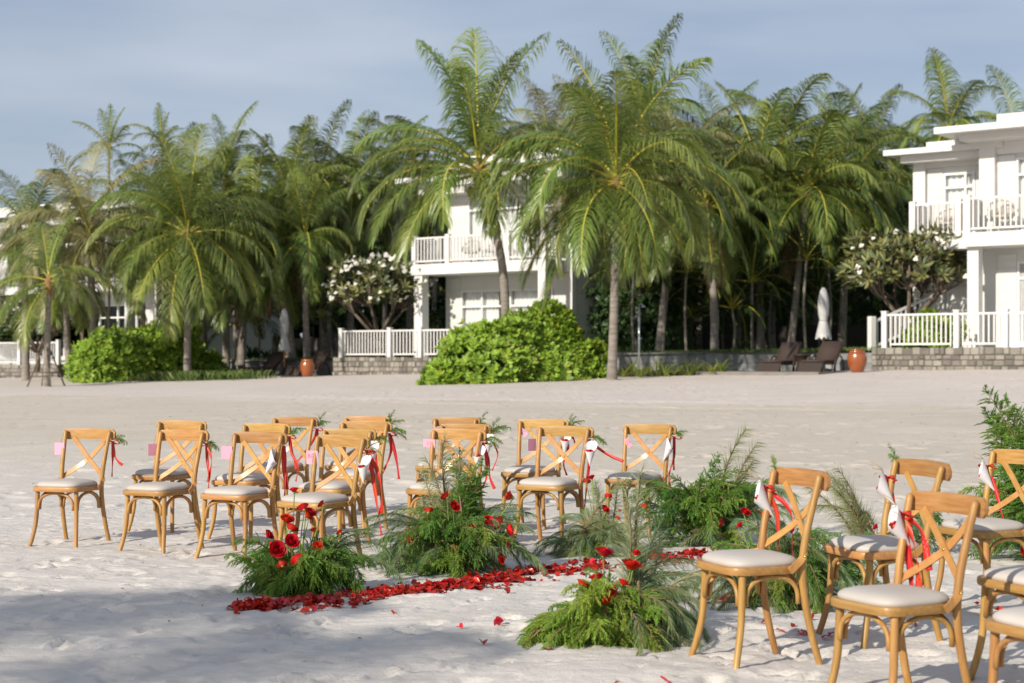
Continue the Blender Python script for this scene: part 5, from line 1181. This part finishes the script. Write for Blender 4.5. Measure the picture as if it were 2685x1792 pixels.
arrangement('wispy pale needle arrangement between the right chairs', 2300, 1448,
  [('dry',9,(90,200),(45,85),(1.1,1.5),(.08,.05,-.06,0),.16),('plume',14,ALL,(5,55),(.8,1.2),(.12,.08,.10,0),.25),('juniper',8,(-40,80),(20,65),(.8,1.1),(.10,.06,.22,0),.30)],
  [(.02,.22,-.04,1.0,0,50,0),(-.02,.20,-.05,.9,1,60,0)], 18)
# ------------------------------------------------------------------ petals
rr = random.Random(99); trail = []
def run(pts, n, wd_):
    P = [Vector(floor_at(u*K, v*K)) for u, v in pts]
    for i in range(n):
        f = rr.random()*(len(P)-1); k = int(f); p = P[k].lerp(P[k+1], f-k); t = (P[k+1]-P[k]).normalized(); o = rr.gauss(0, wd_); o = max(-2.2*wd_, min(2.2*wd_, o)); p = p+Vector((-t.y, t.x))*o+t*rr.uniform(-.05,.05)
        c_ = math.sin(p.x*9.1+p.y*3)*math.sin(p.y*11.3-p.x*4)+.55
        if rr.random() > .28+.9*c_*max(0, 1-abs(o)/(2.4*wd_)): continue
        trail.append((p.x, p.y, .003+.018*rr.random()*max(0,1-abs(o)/(1.6*wd_))))
run([(545,1398),(640,1398),(760,1382),(880,1360),(1000,1348),(1120,1334),(1250,1316),(1385,1300)], 1900, .115)
run([(1500,1288),(1570,1280),(1650,1270),(1760,1262)], 480, .11)
run([(1640,1392),(1700,1372),(1760,1362)], 60, .10)
keep = sorted(range(len(trail)), key=lambda i: -trail[i][2]/trail[i][1])[:250]; keepset = set(keep)
def petal_rot(): return (R(rr.uniform(-38,38)+(180 if rr.random() < .35 else 0)), R(rr.uniform(-38,38)), rr.uniform(0,6.28))
g = MB()
for i, (x, y, h) in enumerate(trail):
    s_ = rr.uniform(.8,1.4); rot = petal_rot(); z = sandz(x,y)+h+.004
    if i in keepset: tag(obj('rose_petal', PET[i % 6], None, (x,y,z), rot, (s_,)*3), 'red rose petal lying in the trail of petals along the aisle', 'petal', 'petals of the aisle trail')
    else:
        from mathutils import Euler
        mtx = Matrix.Translation((x,y,z)) @ Euler(rot).to_matrix().to_4x4() @ Matrix.Scale(s_,4); me = PET[i % 6]; g.add([mtx @ v.co for v in me.vertices], [tuple(p.vertices) for p in me.polygons])
stuff(obj('petal_trail', g.mesh('petal_trail', M['petal'])))
LOOSE = [(1057,1448),(1108,1485),(1143,1443),(1145,1441),(1238,1433),(1257,1490),(1218,1342),(1236,1430),(545,1412),(530,1396),(700,1412),(718,1408),(1820,1450),(1862,1425),(1895,1466),(1845,1455),(1790,1455),(1752,1434),(1772,1450),(1868,1410),(1912,1462),(1838,1458),(1408,1566),(1524,1565),(1240,1445),(1190,1340),(2010,1352),(2240,1390),(2290,1408),(1225,1448),(1440,1345),(1455,1350),(900,1410),(1160,1358),(1530,1300)]
for u, v in LOOSE:
    x, y = floor_at(u*K, v*K); tag(obj('rose_petal', PET[rr.randrange(6)], None, (x,y,sandz(x,y)+.010), petal_rot(), (rr.uniform(.9,1.4),)*3), 'single red rose petal lying loose on the sand', 'petal', 'loose petals on the sand')

# ------------------------------------------------------------------ leaf litter blown over the sand
g = MB(); rr = random.Random(4)
for i in range(520):
    y = 8+37*rr.random()**.8; x = rr.uniform(-.34,.34)*y; l = rr.uniform(.004,.012)*(1+y/14); a = rr.uniform(0,6.28); z = sandz(x,y)+.006; c, s_ = math.cos(a)*l, math.sin(a)*l
    g.add([(x-c,y-s_,z),(x+s_*.35,y-c*.35,z+.006),(x+c,y+s_,z+.003),(x-s_*.35,y+c*.35,z+.008)], [(0,1,2,3)])
stuff(obj('leaf_litter', g.mesh('leaf_litter', M['twig'], False)))
